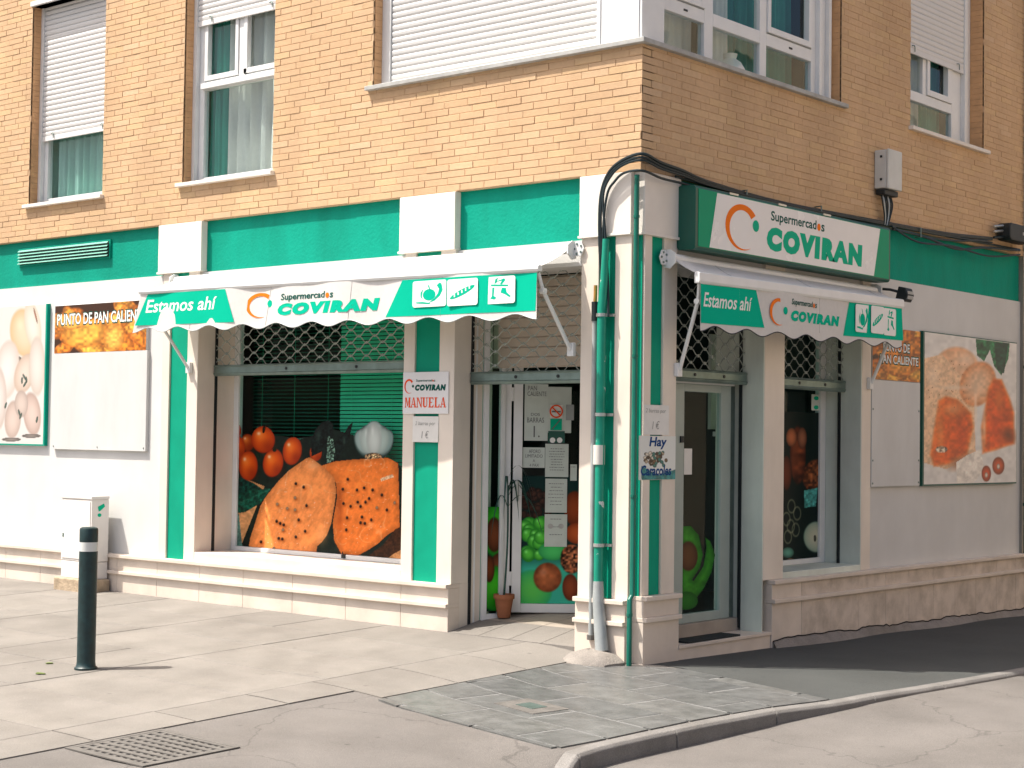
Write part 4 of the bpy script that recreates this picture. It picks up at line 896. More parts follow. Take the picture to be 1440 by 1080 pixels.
p.ell(1148, 755, 19, 23, (196, 196, 172), (120, 150, 135)); p.ell(1146, 757, 2, 5, (80, 84, 70)); p.ell(1108, 777, 9, 8, (96, 160, 140)); p.ell(1112, 790, 8, 5, (196, 160, 130))
p.build('window_decal', None, 'print_gl', label='dark picture of hanging hams and a white cheese on the side window', cat='poster')
box('interior_shelf', FB, 2.1, 3.19, 1.64, 1.68, -.75, -.45, 'alu', None, label='white shelf edge inside the side window above the ham picture', cat='shelf')
box('shelf_panel', FB, 2.1, 3.19, 1.70, 2.5, -.80, -.77, 'paper_g', None, label='pale green panel inside the top of the side window', cat='panel')
obj('sticker', MB().prism(FB, rrect(*sorted((px(FB, 1143, 560, PB)[0], px(FB, 1156, 560, PB)[0])), 1.88, 2.02, .008), PB-.0139, PB-.012), 'paper_g', None, label='small pale sticker with green marks at the top of the side window', cat='sticker')
for v in (1.895, 1.975): flat('sticker_mark', FB, [ellipse(px(FB, 1149.5, 560, PB)[0], v+.012, .04, .018)], PB-.0115, 'print_green', bpy.data.objects['sticker'])

obj('padlock', MB().box(FA, *sorted((px(FA, 429, 795, .0)[0], px(FA, 434, 795, .0)[0])), .545, .575, .39-.84, .42-.84).tube([FA.p(px(FA, 431, 790, 0)[0]-.008, .57, -.42), FA.p(px(FA, 431, 790, 0)[0], .60, -.42), FA.p(px(FA, 431, 790, 0)[0]+.01, .57, -.42)], .004, 6), 'black', None, label='tiny dark lock on the bottom frame of the display window', cat='lock')
# ================================================================== awnings
def awning(fr, name, label, u0, u1, zw, zf, pr, lean, sag, per, PX, feet, bh=.0):
    t = thing(name, fr.p((u0+u1)/2, 2.3, 0), label, 'awning', None)
    fz = lambda u: zf+sag*(u1-u)/(u1-u0)
    wv = lambda u, v: .007*math.sin(u*4.3+1)+.005*math.sin(u*9.1)+.010*math.sin(u*2.1+2)*max(0, (zf-v))
    # roof cloth, a little slack
    mb = MB(); nu, nv = 40, 8
    for k_ in (0, 1):
        base = len(mb.v)
        for j in range(nv+1):
            for i in range(nu+1):
                u = lerp(u0, u1, i/nu); b = j/nv; mb.v.append(fr.p(u, lerp(zw, fz(u)+.02+bh, b)-.012*math.sin(b*math.pi)-k_*.003, lerp(.06, pr-.01, b)))
        for j in range(nv):
            for i in range(nu):
                q = base+j*(nu+1)+i; f = (q, q+1, q+nu+2, q+nu+1); mb.f.append(f if k_ else f[::-1])
    obj('canopy_cloth', mb, 'fabric', t, smooth=True)
    obj('roller_tube', MB().tube([fr.p(u0+.02, zw, .045), fr.p(u1-.02, zw, .045)], .035, 14), 'alu', t, smooth=True)
    fb = MB().extr(fr, [(zf-.012, pr-.035), (zf-.012, pr+.004), (zf+.006, pr+.012), (zf+.028+bh, pr+.010), (zf+.036+bh, pr-.008), (zf+.03+bh, pr-.035)], u0-.02, u1+.02)
    for i, q in enumerate(fb.v):
        if i < 6: fb.v[i] = (q[0], q[1], q[2]+sag)
    obj('front_bar', fb, 'alu', t, bevel=.003)
    # valance with a scalloped hem
    vb = zf-.335; mb = MB(); nu, nv = 132, 6
    def hem(u): s = (u-u0)/per; return -.022*math.cos(2*math.pi*s)
    for k_ in (0, 1):
        base = len(mb.v)
        for j in range(nv+1):
            for i in range(nu+1):
                a, b = i/nu, j/nv; u = lerp(u0, u1, a); v = lerp(fz(u)-.005, vb+sag*(u1-u)/(u1-u0)+hem(u), b); uu = u+lean*(1-a)*b; mb.v.append(fr.p(uu, v, pr+wv(u, v)-.0015*k_))
        for j in range(nv):
            for i in range(nu):
                q = base+j*(nu+1)+i; f = (q, q+1, q+nu+2, q+nu+1); mb.f.append(f if k_ else f[::-1])
    va = obj('valance', mb, 'fabric', t, smooth=True)
    for q in np.arange(.17, .95, .21 if u1-u0 > 4 else .38):
        u = lerp(u0, u1, q); obj('seam', MB().tube([fr.p(u, lerp(zw, fz(u)+.02+bh, b)-.012*math.sin(b*math.pi)+.0015, lerp(.06, pr-.01, b)) for b in np.linspace(.05, 1, 8)], .0022, 4), 'seam', t)
        obj('seam', MB().tube([fr.p(u+lean*(1-q)*b, lerp(fz(u)-.005, vb+.02, b), pr+wv(u, lerp(fz(u), vb, b))+.0008) for b in np.linspace(0, .96, 6)], .0018, 4), 'seam', t)
    hm = MB(); hm.tube([fr.p(u+lean*(1-i/160), vb+sag*(u1-u)/(u1-u0)+hem(u), pr+wv(u, vb)) for i, u in [(i, lerp(u0, u1, i/160)) for i in range(161)]], .004, 5)
    obj('hem_piping', hm, 'black' if fr is FB else 'pipe_w', t)
    P_ = lambda x, y: px(fr, x, y, pr)
    n = pr+.0025
    def panel(pts, m, k=26):
        tl, tr, br, bl = [P_(*q) for q in pts]; b = MB()
        b.grid(lambda a, c: (lambda u, v: fr.p(u, v, n+wv(u, v)))(*(np.array(bl)*(1-a)*(1-c)+np.array(br)*a*(1-c)+np.array(tr)*a*c+np.array(tl)*(1-a)*c)), k, 4)
        return obj('printed_panel', b, m, va)
    panel(PX['lg'], 'fab_green'); panel(PX['rg'], 'fab_green')
    def bb(k): (x0, y0), (x1, y1) = PX[k]; a = P_(x0, y0); b = P_(x1, y1); return a[0], b[0], min(a[1], b[1]), max(a[1], b[1])
    e = PX['est']; a, b = P_(*e[0]), P_(*e[1]); text('lettering', 'Estamos ahí', fr, a[0], b[0], a[1], a[1]+e[2], n+.001, 'print_white', va, .014, .22, fn=wv, slant=b[1]-a[1])
    C = PX['C']; (a, b), (c, d) = P_(*C[0]), P_(*C[1]); cu, cv, ru, rv_ = (a+c)/2, (b+d)/2, abs(c-a)/2, PX['Crv']
    dt = P_(*PX['dot']); logo(fr, n, va, (cu, cv, ru, rv_), (dt[0], dt[1], PX['dr'], PX['dr']), PX['sup'], PX['cov'], 'print_orange', 'fab_green', 'print_dkgreen', wv)
    icons(fr, va, [(P_(x0, y), P_(x1, y)) for x0, x1, y in PX['ic']], PX['icz'], n+.0012, wv)
    for (uf, zft, ut) in feet:                            # folding arms
        a = np.array(fr.p(ut, zf-.02, pr-.03)); b = np.array(fr.p(uf, zft, .03)); kn = a*.8+b*.2+np.array((0, 0, -.02))+fr.N*.02
        arm = obj('arm', MB().tube([a, kn], .013, 8).tube([kn, b], .015, 8), 'alu', t, smooth=True)
        obj('elbow', MB().tube([kn-fr.U*.02, kn+fr.U*.02], .022, 12), 'alu', arm); box('foot', fr, uf-.03, uf+.03, zft-.05, zft+.05, .0005, .035, 'alu', arm, bevel=.004)
    for s, u in ((-1, u0-.01), (1, u1+.01)):
        br = obj('wall_bracket', MB().prism(Frame((0,0,0), fr.N, (0,0,1), fr.U*s), [(.0, zw-.07), (.05, zw-.08), (.10, zw-.04), (.10, zw+.03), (.05, zw+.06), (.0, zw+.06)], u*s, u*s+.012), 'alu', t, bevel=.002)
        pl = obj('bracket_plate', MB().prism(fr, ellipse(u+s*.045, zw, .055, .062, 6), .0145, .024), 'alu', br, bevel=.003)
        for k in range(5): q = 2*math.pi*k/5+.6; obj('bolt', MB().tube([fr.p(u+s*.045+.033*math.cos(q), zw+.038*math.sin(q), .024), fr.p(u+s*.045+.033*math.cos(q), zw+.038*math.sin(q), .030)], .009, 6), 'steel', br)
    return t
def icons(fr, parent, cells, zz, n, fn):
    z0, z1 = zz
    for k, (a, b) in enumerate(cells):
        u0, u1 = a[0], b[0]; W = u1-u0; Hh = z1-z0; dz = (a[1]+b[1])/2-(z0+z1)/2; c0, c1 = z0+dz, z1+dz
        d0 = fn((u0+u1)/2, (c0+c1)/2); fc = lambda u, v, d0=d0: d0+.004
        ic = flat('icon_tile', fr, [rrect(u0, u1, c0, c1, .02)], n, 'print_white', parent, fc)
        q = lambda pts: [(u0+W*x, c0+Hh*y) for x, y in pts]
        G = []
        if k == 0:
            G.append(q(ellipse(.5, .46, .19, .22, 20))); G.append(q([(.50, .66), (.53, .66), (.50, .80), (.44, .86), (.47, .76)]))
            arc = [(.72, .80), (.80, .90), (.86, .86), (.90, .62), (.82, .40), (.66, .22), (.48, .15), (.66, .32), (.76, .50), (.79, .66)]; G.append(q(arc)); G.append(q([(.10, .20), (.30, .20), (.55, .14), (.50, .10), (.28, .13), (.12, .15)])); G.append(q([(.33, .70), (.24, .56), (.24, .40), (.31, .28), (.28, .42), (.30, .58)]))
        elif k == 1:
            th = .52; ca, sa = math.cos(th), math.sin(th)
            R = lambda pts: q([(.5+x*ca-y*sa, .5+x*sa+y*ca) for x, y in pts])
            G.append(R(ellipse(0, 0, .46, .105, 24)))
        else:
            G.append(q([(.62, .58), (.74, .56), (.76, .40), (.88, .26), (.84, .22), (.70, .34), (.58, .40)])); G.append(q([(.30, .66), (.80, .62), (.80, .68), (.30, .72)])); G.append(q([(.40, .80), (.68, .92), (.72, .86), (.62, .70), (.56, .72), (.62, .84)])); G.append(q([(.34, .60), (.40, .60), (.38, .30), (.46, .22), (.40, .16), (.28, .20), (.33, .28)])); G.append(q([(.42, .90), (.50, .96), (.46, .78), (.40, .72)]))
        for gph in G: flat('icon_mark', fr, [gph], n+.001, 'fab_green', ic, fc)
        if k == 1:
            for x in (-.3, -.16, -.02, .12, .26): flat('icon_mark', fr, [R([(x-.02, -.02), (x+.02, -.03), (x+.07, .075), (x+.03, .08)])], n+.002, 'print_white', ic, fc)
PA = dict(lg=[(207, 414), (318, 406.5), (330, 453), (190, 458)], rg=[(566, 394), (755, 383), (753, 437), (541, 446)], est=[(204, 440), (306, 435), .115], C=[(345, 432), (386, 427)], Crv=.105, dot=(379, 427), dr=.03,
          sup=(-3.33, -2.70, 2.695, 2.765), cov=(-3.37, -2.19, 2.585, 2.685), ic=[(581, 628, 413), (631, 674, 411), (677, 725, 408)], icz=(2.585, 2.785))
awning(FA, 'awning', 'white and green scalloped awning over the display window in the sun', -5.21, -.60, 3.00, 2.815, .43, -.11, .045, .42, PA, [(-.60, 2.26, -.61), (-5.02, 2.20, -5.12)])
PBx = dict(lg=[(984, 399), (1064, 408), (1076, 461), (984, 454)], rg=[(1195, 425), (1268, 434), (1270, 479), (1186, 472)], est=[(988, 431), (1058, 438), .105], C=[(1082, 437), (1107, 440)], Crv=.105, dot=(1103, 437), dr=.03,
           sup=(1.575, 1.985, 2.655, 2.715), cov=(1.565, 2.345, 2.54, 2.625), ic=[(1202, 1221, 448), (1222, 1240, 450), (1241, 1258, 453)], icz=(2.52, 2.75))
awning(FB, 'awning', 'half-retracted white and green scalloped awning over the side door in the shade', .32, 3.43, 2.93, 2.775, .30, 0., -.03, .43, PBx, [(.47, 2.12, .36), (3.40, 2.12, 3.40)], .035)
# ================================================================== light box sign
sg = thing('light_box_sign', FB.p(2, 3.0, 0), 'dark green light box sign with orange arc logo above the side awning', 'sign')
SN = .165
obj('case', MB().prism(Frame((0,0,0), (1,0,0), (0,0,1), (0,1,0)), rrect(.0005, SN, 3.0, 3.475, .028), .455, 3.47), 'sign_case', sg, bevel=.004)
box('face', FB, .49, 3.44, 3.025, 3.45, SN+.0005, SN+.004, 'sign_green', sg, bevel=.003)
wh = [px(FB, *q, SN) for q in ((1008, 274), (1237, 323), (1228, 391), (997, 350))]
flat('face_panel', FB, [[(wh[0][0], 3.445), (wh[1][0], 3.445), (wh[2][0], 3.03), (wh[3][0], 3.03)]], SN+.0045, 'sign_face', sg)
cc = px(FB, 1043, 318, SN); logo(FB, SN+.0062, sg, (cc[0], cc[1]-.01, .235, .175), (*px(FB, 1062, 318, SN), .045, .045), (1.49, 2.32, 3.30, 3.40), (1.43, 2.96, 3.085, 3.275), 'print_orange', 'print_green', 'print_dkgreen', None, .06)
for u in (.9, 1.6, 2.3): box('clip', FB, u, u+.12, 3.4555, 3.47, SN+.0005, SN+.008, 'steel_lt', sg)
# floodlight
fl = thing('floodlight', FB.p(3.72, 2.85, 0), 'small black floodlight at the end of the light box sign', 'lamp')
obj('arm', MB().tube([FB.p(3.55, 2.96, .0), FB.p(3.60, 2.95, .10), FB.p(3.66, 2.93, .16)], .012, 8), 'black', fl)
obj('housing', MB().prism(Frame((0,0,0), (1,0,0), (0,0,1), (0,1,0)), [(.13, 2.87), (.22, 2.84), (.25, 2.90), (.23, 2.96), (.16, 2.98)], 3.63, 3.76), 'black', fl, bevel=.008)
box('lens', FB, 3.645, 3.745, 2.865, 2.935, .236, .247, 'sill', fl)
# ================================================================== boards and posters
def outlined(fr, s, u0, u1, v0, v1, n, parent):
    text('lettering_outline', s, fr, u0-.012, u1+.012, v0-.010, v1+.010, n, 'print_dkgreen', parent, .05); text('lettering', s, fr, u0, u1, v0, v1, n+.0012, 'print_white', parent, .016)
def bread(p, cx, cy, w, h, seed):
    r = np.random.default_rng(seed); p.fill((60, 32, 12))
    for _ in range(30):
        x, y = cx+(r.random()-.5)*w, cy+(r.random()-.5)*h; L = 15+r.random()*20; p.ell(x, y, L, L*.5, (232, 170, 66) if r.random() < .6 else (206, 122, 34), (150, 78, 20), r.random()*140-70, tex=.35, ts=3, seed=int(r.random()*99), hl=.12)
lb = thing('notice_board', FA.p(-6.4, 1.43, 0), 'white notice board under a hot bread picture beside the white utility cabinet', 'board')
box('panel', FA, -7.15, -5.655, 1.43, 2.375, -.0299, .004, 'board', lb, bevel=.002)
box('print_panel', FA, -7.145, -5.675, 2.376, 2.85, -.0299, .003, 'board', lb, bevel=.002)
p = Paint(FA, -7.143, -5.677, 2.378, 2.848, .0045, .006); bread(p, 142, 462, 128, 66, 4); p.ell(120, 468, 36, 22, (236, 176, 70), (190, 110, 34), -10, tex=.25, ts=4); p.ell(98, 452, 26, 12, (240, 184, 84), (180, 110, 40), tex=.2); p.ell(160, 474, 16, 22, (238, 180, 80), (180, 104, 34), 10, tex=.2); p.build('bread_print', lb)
a, b = px(FA, 82, 447), px(FA, 214, 444); outlined(FA, 'PUNTO DE PAN CALIENTE', -7.10, -5.70, 2.655, 2.765, .006, lb)
for u in (-7.12, -6.4, -5.68): obj('screw', MB().tube([FA.p(u, 1.46, .004), FA.p(u, 1.46, .008)], .007, 8), 'steel', lb)
lp = thing('wall_poster', FA.p(-8.3, 1.46, 0), 'large faded poster of onions and pale root vegetables with a green edge', 'poster')
box('panel', FA, -9.4, -7.296, 1.46, 2.88, -.0299, .005, 'board', lp, bevel=.002); box('edge_strip', FA, -7.2958, -7.272, 1.46, 2.88, -.0299, .009, 'green', lp); box('edge_strip', FA, -9.4, -7.2962, 1.4595, 1.474, .0051, .0085, 'green', lp)
p = Paint(FA, -9.395, -7.30, 1.475, 2.872, .0065, .008); p.fill((236, 233, 228))
p.ell(34, 468, 21, 36, (240, 220, 190), (226, 186, 136), -6, hl=.05); p.ell(46, 458, 12, 36, (240, 236, 226), (222, 205, 180), -8); p.ell(22, 505, 9, 5, (120, 110, 100)); p.ell(10, 520, 18, 44, (242, 238, 234), (216, 200, 186), 6)
p.ell(35, 525, 15, 30, (238, 222, 208), (206, 180, 160), 14); p.ell(52, 515, 12, 44, (240, 232, 224), (212, 196, 182)); p.ell(-4, 560, 14, 48, (240, 232, 226), (206, 188, 176)); p.ell(18, 590, 12, 28, (230, 210, 198), (190, 168, 156), 4); p.ell(45, 582, 13, 32, (232, 210, 198), (186, 160, 148), -5); p.ell(30, 568, 10, 20, (226, 208, 196), (184, 166, 156))
for x, y in ((34, 530), (37, 534), (31, 535), (35, 540), (27, 580), (29, 585), (52, 590), (8, 570)): p.ell(x, y, 1.5, 5, (96, 116, 104), ang=RNG.random()*60-30)
p.ell(50, 444, 1.2, 12, (190, 130, 100), ang=-14); p.ell(16, 618, 14, 3, (150, 140, 132)); p.ell(44, 613, 14, 3, (150, 140, 132))
for (x, y, rx, ry, a_) in ((-24, 470, 15, 34, 4), (-46, 500, 14, 40, -8), (-30, 545, 14, 34, 6), (-60, 560, 14, 38, 0), (-74, 490, 13, 34, 8), (-42, 590, 13, 26, -4), (-88, 570, 12, 34, 5)): p.ell(x, y, rx, ry, (236, 226, 216), (200, 178, 164), a_)
p.c = p.c*.9; p.build('vegetable_print', lp)
rb = thing('notice_board', FB.p(3.9, 1.22, 0), 'white notice board under a hot bread picture at the end of the side awning', 'board')
box('panel', FB, 3.46, 4.375, 1.22, 2.158, -.0299, .004, 'board', rb, bevel=.002); box('print_panel', FB, 3.462, 4.373, 2.16, 2.63, -.0299, .003, 'board', rb, bevel=.002)
p = Paint(FB, 3.464, 4.371, 2.162, 2.628, .0045, .007); bread(p, 1260, 500, 70, 72, 9); p.ell(1266, 515, 24, 16, (226, 150, 56), (170, 92, 26), tex=.3); p.ell(1236, 530, 12, 14, (214, 140, 60), (150, 84, 26), tex=.4); p.build('bread_print', rb)
outlined(FB, 'PUNTO DE', 3.66, 4.16, 2.42, 2.50, .006, rb); outlined(FB, 'PAN CALIENTE', 3.60, 4.33, 2.31, 2.385, .006, rb)
for u, v in ((3.48, 1.25), (4.35, 1.25), (3.48, 1.45), (4.35, 1.45), (3.48, 1.9), (4.35, 1.9)): obj('screw', MB().tube([FB.p(u, v, .004), FB.p(u, v, .008)], .009, 8), 'steel', rb)
rp_ = thing('wall_poster', FB.p(5.45, 1.22, 0), 'large faded poster of cut orange bread slices near the end of the side wall', 'poster')
box('panel', FB, 4.42, 6.50, 1.215, 2.64, -.0299, .010, 'sign_case', rp_, bevel=.002)
p = Paint(FB, 4.445, 6.49, 1.23, 2.63, .0115, .009); p.fill((226, 222, 216))
p.poly([(1372, 476), (1420, 482), (1418, 505), (1408, 528), (1398, 515), (1392, 492), (1384, 508), (1374, 500)], (34, 110, 66), .5, 5); p.poly([(1398, 482), (1418, 482), (1412, 525), (1402, 520)], (16, 62, 44), .4, 4)
p.ell(1345, 520, 34, 34, (238, 190, 150), (232, 168, 120), tex=.1, ts=4); p.poly([(1297, 505), (1325, 498), (1352, 530), (1370, 560), (1372, 640), (1330, 660), (1297, 650)], (238, 196, 156), .12, 3.5, 2)
p.ell(1375, 540, 26, 34, (236, 196, 160), (220, 130, 70), 20, tex=.1, ts=4)
p.poly([(1318, 562), (1330, 555), (1348, 560), (1368, 580), (1371, 600), (1362, 640), (1335, 655), (1312, 658), (1306, 640), (1312, 600)], (222, 92, 14), .18, 8, 5, (236, 130, 60), soft=4)
p.poly([(1378, 600), (1388, 545), (1396, 530), (1410, 532), (1422, 560), (1428, 580), (1428, 625), (1400, 635), (1380, 640)], (220, 88, 12), .2, 9, 8, (236, 124, 50), soft=4)
p.ell(1352, 650, 26, 12, (140, 80, 46), (206, 150, 110), -25, edge=.9); p.ell(1418, 612, 14, 18, (130, 62, 26), (200, 90, 30), -30, edge=.9)
p.poly([(1345, 650), (1360, 640), (1378, 632), (1385, 660), (1370, 678), (1345, 680)], (234, 226, 214), .1, 4); p.ell(1387, 666, 7, 12, (224, 84, 20)); p.ell(1404, 655, 9, 13, (226, 92, 24)); p.ell(1387, 668, 2.5, 4, (240, 216, 196)); p.ell(1404, 656, 2.5, 4, (240, 216, 196)); p.ell(1324, 632, 9, 5, (238, 214, 190), tex=.9, ts=2)
def soft2(cx, cy, rx, ry, c, k=1.): d = ((p.X-cx)/rx)**2+((p.Y-cy)/ry)**2; p.put(np.exp(-d*2.2)*k, np.array(c)/255.)
for (cx, cy, rx, ry, c, k) in ((1340, 575, 22, 14, (248, 196, 150), .5), (1322, 610, 8, 40, (250, 170, 100), .5), (1352, 612, 12, 24, (214, 74, 6), .5), (1405, 560, 10, 24, (240, 130, 50), .6), (1384, 600, 4, 40, (250, 214, 180), .7), (1372, 575, 3, 34, (250, 226, 200), .7), (1342, 545, 30, 5, (252, 232, 210), .6), (1400, 600, 12, 26, (200, 66, 6), .5), (1312, 530, 14, 22, (250, 226, 200), .5), (1360, 505, 20, 14, (252, 230, 208), .5)): soft2(cx, cy, rx, ry, c, k)
p.c = np.clip(p.c*(1+.10*(p.nz(5, 72)-.5)[..., None]), 0, 1)
for _ in range(40):
    x, y = 1298+RNG.random()*70, 505+RNG.random()*70; p.ell(x, y, .9, .9, (150, 80, 40), (150, 80, 40), edge=.5) if y > 505+(x-1298)*.55-25 and y < 590 else None
p.build('bread_print', rp_)
# shop name plaque and little notices
pq = thing('name_plaque', FA.p(-2.07, 1.78, 0), 'square white name plaque with red lettering on the pilaster by the sunny door', 'sign')
box('plate', FA, -2.325, -1.83, 1.785, 2.118, .0005, .010, 'sign_face', pq, bevel=.003)
logo(FA, .0112, pq, (-2.255, 2.005, .052, .058), (-2.212, 2.005, .011, .011), (-2.18, -1.97, 2.035, 2.06), (-2.19, -1.855, 1.968, 2.018), 'print_red', 'print_dkgreen', 'print_dkgreen', None, .18)
def serif(word, u0, u1, v0, v1, n, parent):               # stencil-like slab serif capitals
    k = len(word); cw = (u1-u0)/k; Q = []
    for i, ch in enumerate(word):
        a = u0+i*cw; q = lambda pts: Q.append([(a+cw*(.05+.9*x), lerp(v0, v1, y)) for x, y in pts]); st = lambda x, w=.2: q([(x, 0), (x+w, 0), (x+w, 1), (x, 1)]); sf = lambda x, y, w=.34: q([(x, y), (x+w, y), (x+w, y+.09), (x, y+.09)])
        if ch == 'M': st(.03, .1); st(.74, .22); q([(.08, 1), (.3, 1), (.56, .25), (.46, .1)]); q([(.56, .28), (.74, 1), (.86, 1), (.52, .08)]); sf(-.02, 0, .24); sf(.66, 0, .36); sf(-.02, .91, .3); sf(.70, .91, .3)
        elif ch == 'A': q([(.02, 0), (.12, 0), (.50, 1), (.44, 1)]); q([(.44, 1), (.60, 1), (.94, 0), (.68, 0)]); q([(.22, .28), (.72, .28), (.70, .36), (.26, .36)]); sf(-.04, 0, .3); sf(.6, 0, .42)
        elif ch == 'N': st(.06, .1); st(.82, .1); q([(.06, 1), (.30, 1), (.92, 0), (.80, 0)]); sf(-.02, 0, .26); sf(-.02, .91, .3); sf(.72, .91, .3)
        elif ch == 'U': q([(.08, .25), (.34, .25), (.34, 1), (.08, 1)]); q([(.08, .25), (.20, .05), (.42, 0), (.66, .03), (.82, .2), (.82, 1), (.72, 1), (.72, .24), (.56, .12), (.40, .14), (.34, .25)]); sf(0, .91, .42); sf(.62, .91, .32)
        elif ch == 'E': st(.12, .24); q([(.36, 0), (.9, 0), (.94, .28), (.88, .28), (.74, .09), (.36, .09)]); q([(.36, 1), (.88, 1), (.9, .74), (.84, .74), (.72, .91), (.36, .91)]); q([(.36, .46), (.66, .46), (.66, .54), (.36, .54)]); sf(.02, 0, .2); sf(.02, .91, .2)
        elif ch == 'L': st(.12, .24); q([(.36, 0), (.9, 0), (.94, .34), (.88, .34), (.72, .09), (.36, .09)]); sf(.02, 0, .2); sf(.02, .91, .48)
    mb = MB()
    for j, pl in enumerate(Q): mb.prism(FA, pl, n-.0005, n+.001+.00002*j)
    obj('lettering', mb, 'print_red', parent)
serif('MANUELA', -2.30, -1.85, 1.835, 1.915, .0112, pq)
def notice(fr, u0, u1, v0, v1, n, label, m='paper', cat='notice', curl=.004):
    t = thing('paper_notice', fr.p((u0+u1)/2, v0, n), label, cat)
    mb = MB().grid(lambda a, b: fr.p(lerp(u0, u1, a), lerp(v0, v1, b), n+curl*(2*a-1)**4*(.4+.6*(1-b))), 8, 4); k = len(mb.v)
    obj('sheet', mb, m, t, smooth=True); return t
t = notice(FA, -2.215, -1.935, 1.56, 1.765, .0015, 'handwritten paper price note under the name plaque')
text('handwriting', '2 barras por', FA, -2.19, -1.97, 1.685, 1.725, .0035, 'pencil', t, 0, .2); text('handwriting', '1 €', FA, -2.12, -2.04, 1.59, 1.65, .0035, 'pencil', t, 0, .2)
u0, v0 = px(FB, 906, 612); u1, v1 = px(FB, 943, 575)
t = notice(FB, .06, .375, 1.64, 1.855, .0015, 'handwritten paper price note above the snail poster on the corner')
text('handwriting', '2 barras por', FB, .085, .34, 1.79, 1.83, .0035, 'pencil', t, 0, .2); text('handwriting', '1 €', FB, .17, .26, 1.68, 1.74, .0035, 'pencil', t, 0, .2)
t = thing('snail_poster', FB.p(.22, 1.3, 0), 'small poster with blue lettering and a heap of snails on the corner pillar', 'poster')
box('sheet', FB, .01, .465, 1.315, 1.632, .0005, .004, 'paper', t)
p = Paint(FB, .012, .463, 1.317, 1.63, .0052, .0035); p.fill((222, 226, 222)); p.poly([(902, 675), (902, 655), (925, 668), (950, 660), (950, 675)], (40, 130, 130), .3, 4)
for _ in range(70):
    x, y = 921+(RNG.random()+RNG.random()-1)*17, 645+(RNG.random()+RNG.random()-1)*12; c = [(196, 178, 150), (120, 96, 70), (230, 222, 204), (60, 130, 120), (70, 58, 44)][int(RNG.random()*5)]; p.ell(x, y, 3, 2.4, c, tuple(int(q*.5) for q in c), RNG.random()*180)
p.build('snail_print', t)
text('lettering', 'Hay', FB, .13, .35, 1.535, 1.625, .0064, 'print_blue', t, .03, .15); text('lettering', 'Caracoles', FB, .03, .41, 1.345, 1.42, .0064, 'print_blue', t, .03, .12)
# papers on the open door's glass
def dpaper(x0, y0, x1, y1, label, m='paper_g', lines=0, head=None, n=.003, cat='notice'):
    a, b = px(FD, x0, y0, n), px(FD, x1, y1, n); u0, u1, v0, v1 = a[0], b[0], min(a[1], b[1]), max(a[1], b[1])
    t = notice(FD, u0, u1, v0, v1, n, label, m, cat, .003)
    for k in range(lines):
        v = v1-(v1-v0)*(.14+.72*k/max(1, lines)); L = random.uniform(.45, .72)*(u1-u0); c = (u0+u1)/2; q_ = c-L/2; tl = MB()
        while q_ < c+L/2: w_ = random.uniform(.006, .022); tl.box(FD, q_, min(q_+w_, c+L/2), v-.0045, v, n+.0005, n+.0012); q_ += w_+.005
        obj('text_line', tl, 'ink', t, kind='stuff')
    for (s, fx0, fx1, fy0, fy1) in (head or []): text('lettering', s, FD, lerp(u0, u1, fx0), lerp(u0, u1, fx1), lerp(v0, v1, fy0), lerp(v0, v1, fy1), n+.0015, 'ink', t, .0)
    return t
dpaper(738, 540, 770, 620, 'tall paper sheet offering hot bread on the open door glass', head=[('PAN', .14, .52, .89, .97), ('CALIENTE', .12, .93, .79, .87), ('DOS', .28, .66, .44, .49), ('BARRAS', .12, .84, .32, .41), ('1.', .40, .66, .06, .26)])
dpaper(735, 629, 766, 658, 'small paper stating the limited capacity of the shop on the door glass', head=[('AFORO', .28, .80, .72, .90), ('LIMITADO', .12, .90, .50, .66), ('A', .46, .56, .28, .42), ('4 PAX', .32, .74, .06, .20)])
dpaper(767, 624, 799, 671, 'upper typed notice of three hanging in a row on the door glass', lines=9)
dpaper(767, 673, 797, 721, 'middle typed notice of three hanging in a row on the door glass', lines=7)
t = dpaper(766, 723, 797, 769, 'lowest notice of three in a row, with small round emblems', lines=3)
for x in (774, 789): flat('emblem', FD, [ellipse(*px(FD, x, 740, .004), .022, .02)], .0048, 'sill', t)
dpaper(771, 544, 803, 609, 'pale blue sheet behind the no smoking sticker on the door glass', n=.0015)
t = dpaper(774, 569, 791, 588, 'round red no smoking sticker on the open door glass', 'paper', n=.006, cat='sticker')
c = px(FD, 782.3, 578.5, .0075); R_ = .054
ring = [(c[0]+R_*math.cos(q), c[1]+R_*math.sin(q)) for q in np.linspace(0, 6.2832, 29)]; ring += [(c[0]+R_*.78*math.cos(q), c[1]+R_*.78*math.sin(q)) for q in np.linspace(6.2832, 0, 29)]
flat('ban_ring', FD, [ring], .0085, 'print_red', t); flat('ban_bar', FD, [[(c[0]-.040, c[1]+.032), (c[0]-.032, c[1]+.040), (c[0]+.040, c[1]-.032), (c[0]+.032, c[1]-.040)]], .0095, 'print_red', t); flat('cigarette', FD, [[(c[0]-.036, c[1]-.008), (c[0]+.036, c[1]-.008), (c[0]+.036, c[1]+.004), (c[0]-.036, c[1]+.004)]], .0078, 'ink', t)
t = dpaper(774, 589, 790, 605, 'square green sticker with a slanting mark below the no smoking sticker', 'print_green', n=.006, cat='sticker'); c = px(FD, 782, 597, .0075)
flat('mark', FD, [[(c[0]-.035, c[1]-.035), (c[0]-.028, c[1]-.04), (c[0]+.035, c[1]+.035), (c[0]+.028, c[1]+.04)]], .0085, 'ink', t)
t = dpaper(771, 606, 794, 623, 'dark green sticker with two white discs on the door glass', 'sign_case', n=.006, cat='sticker')
for x in (777, 787): flat('disc', FD, [ellipse(*px(FD, x, 619, .0075), .022, .022)], .0085, 'print_white', t)
dpaper(796, 569, 807, 591, 'narrow grey-green card near the edge of the door glass', 'pipe_w', n=.006, cat='sticker')
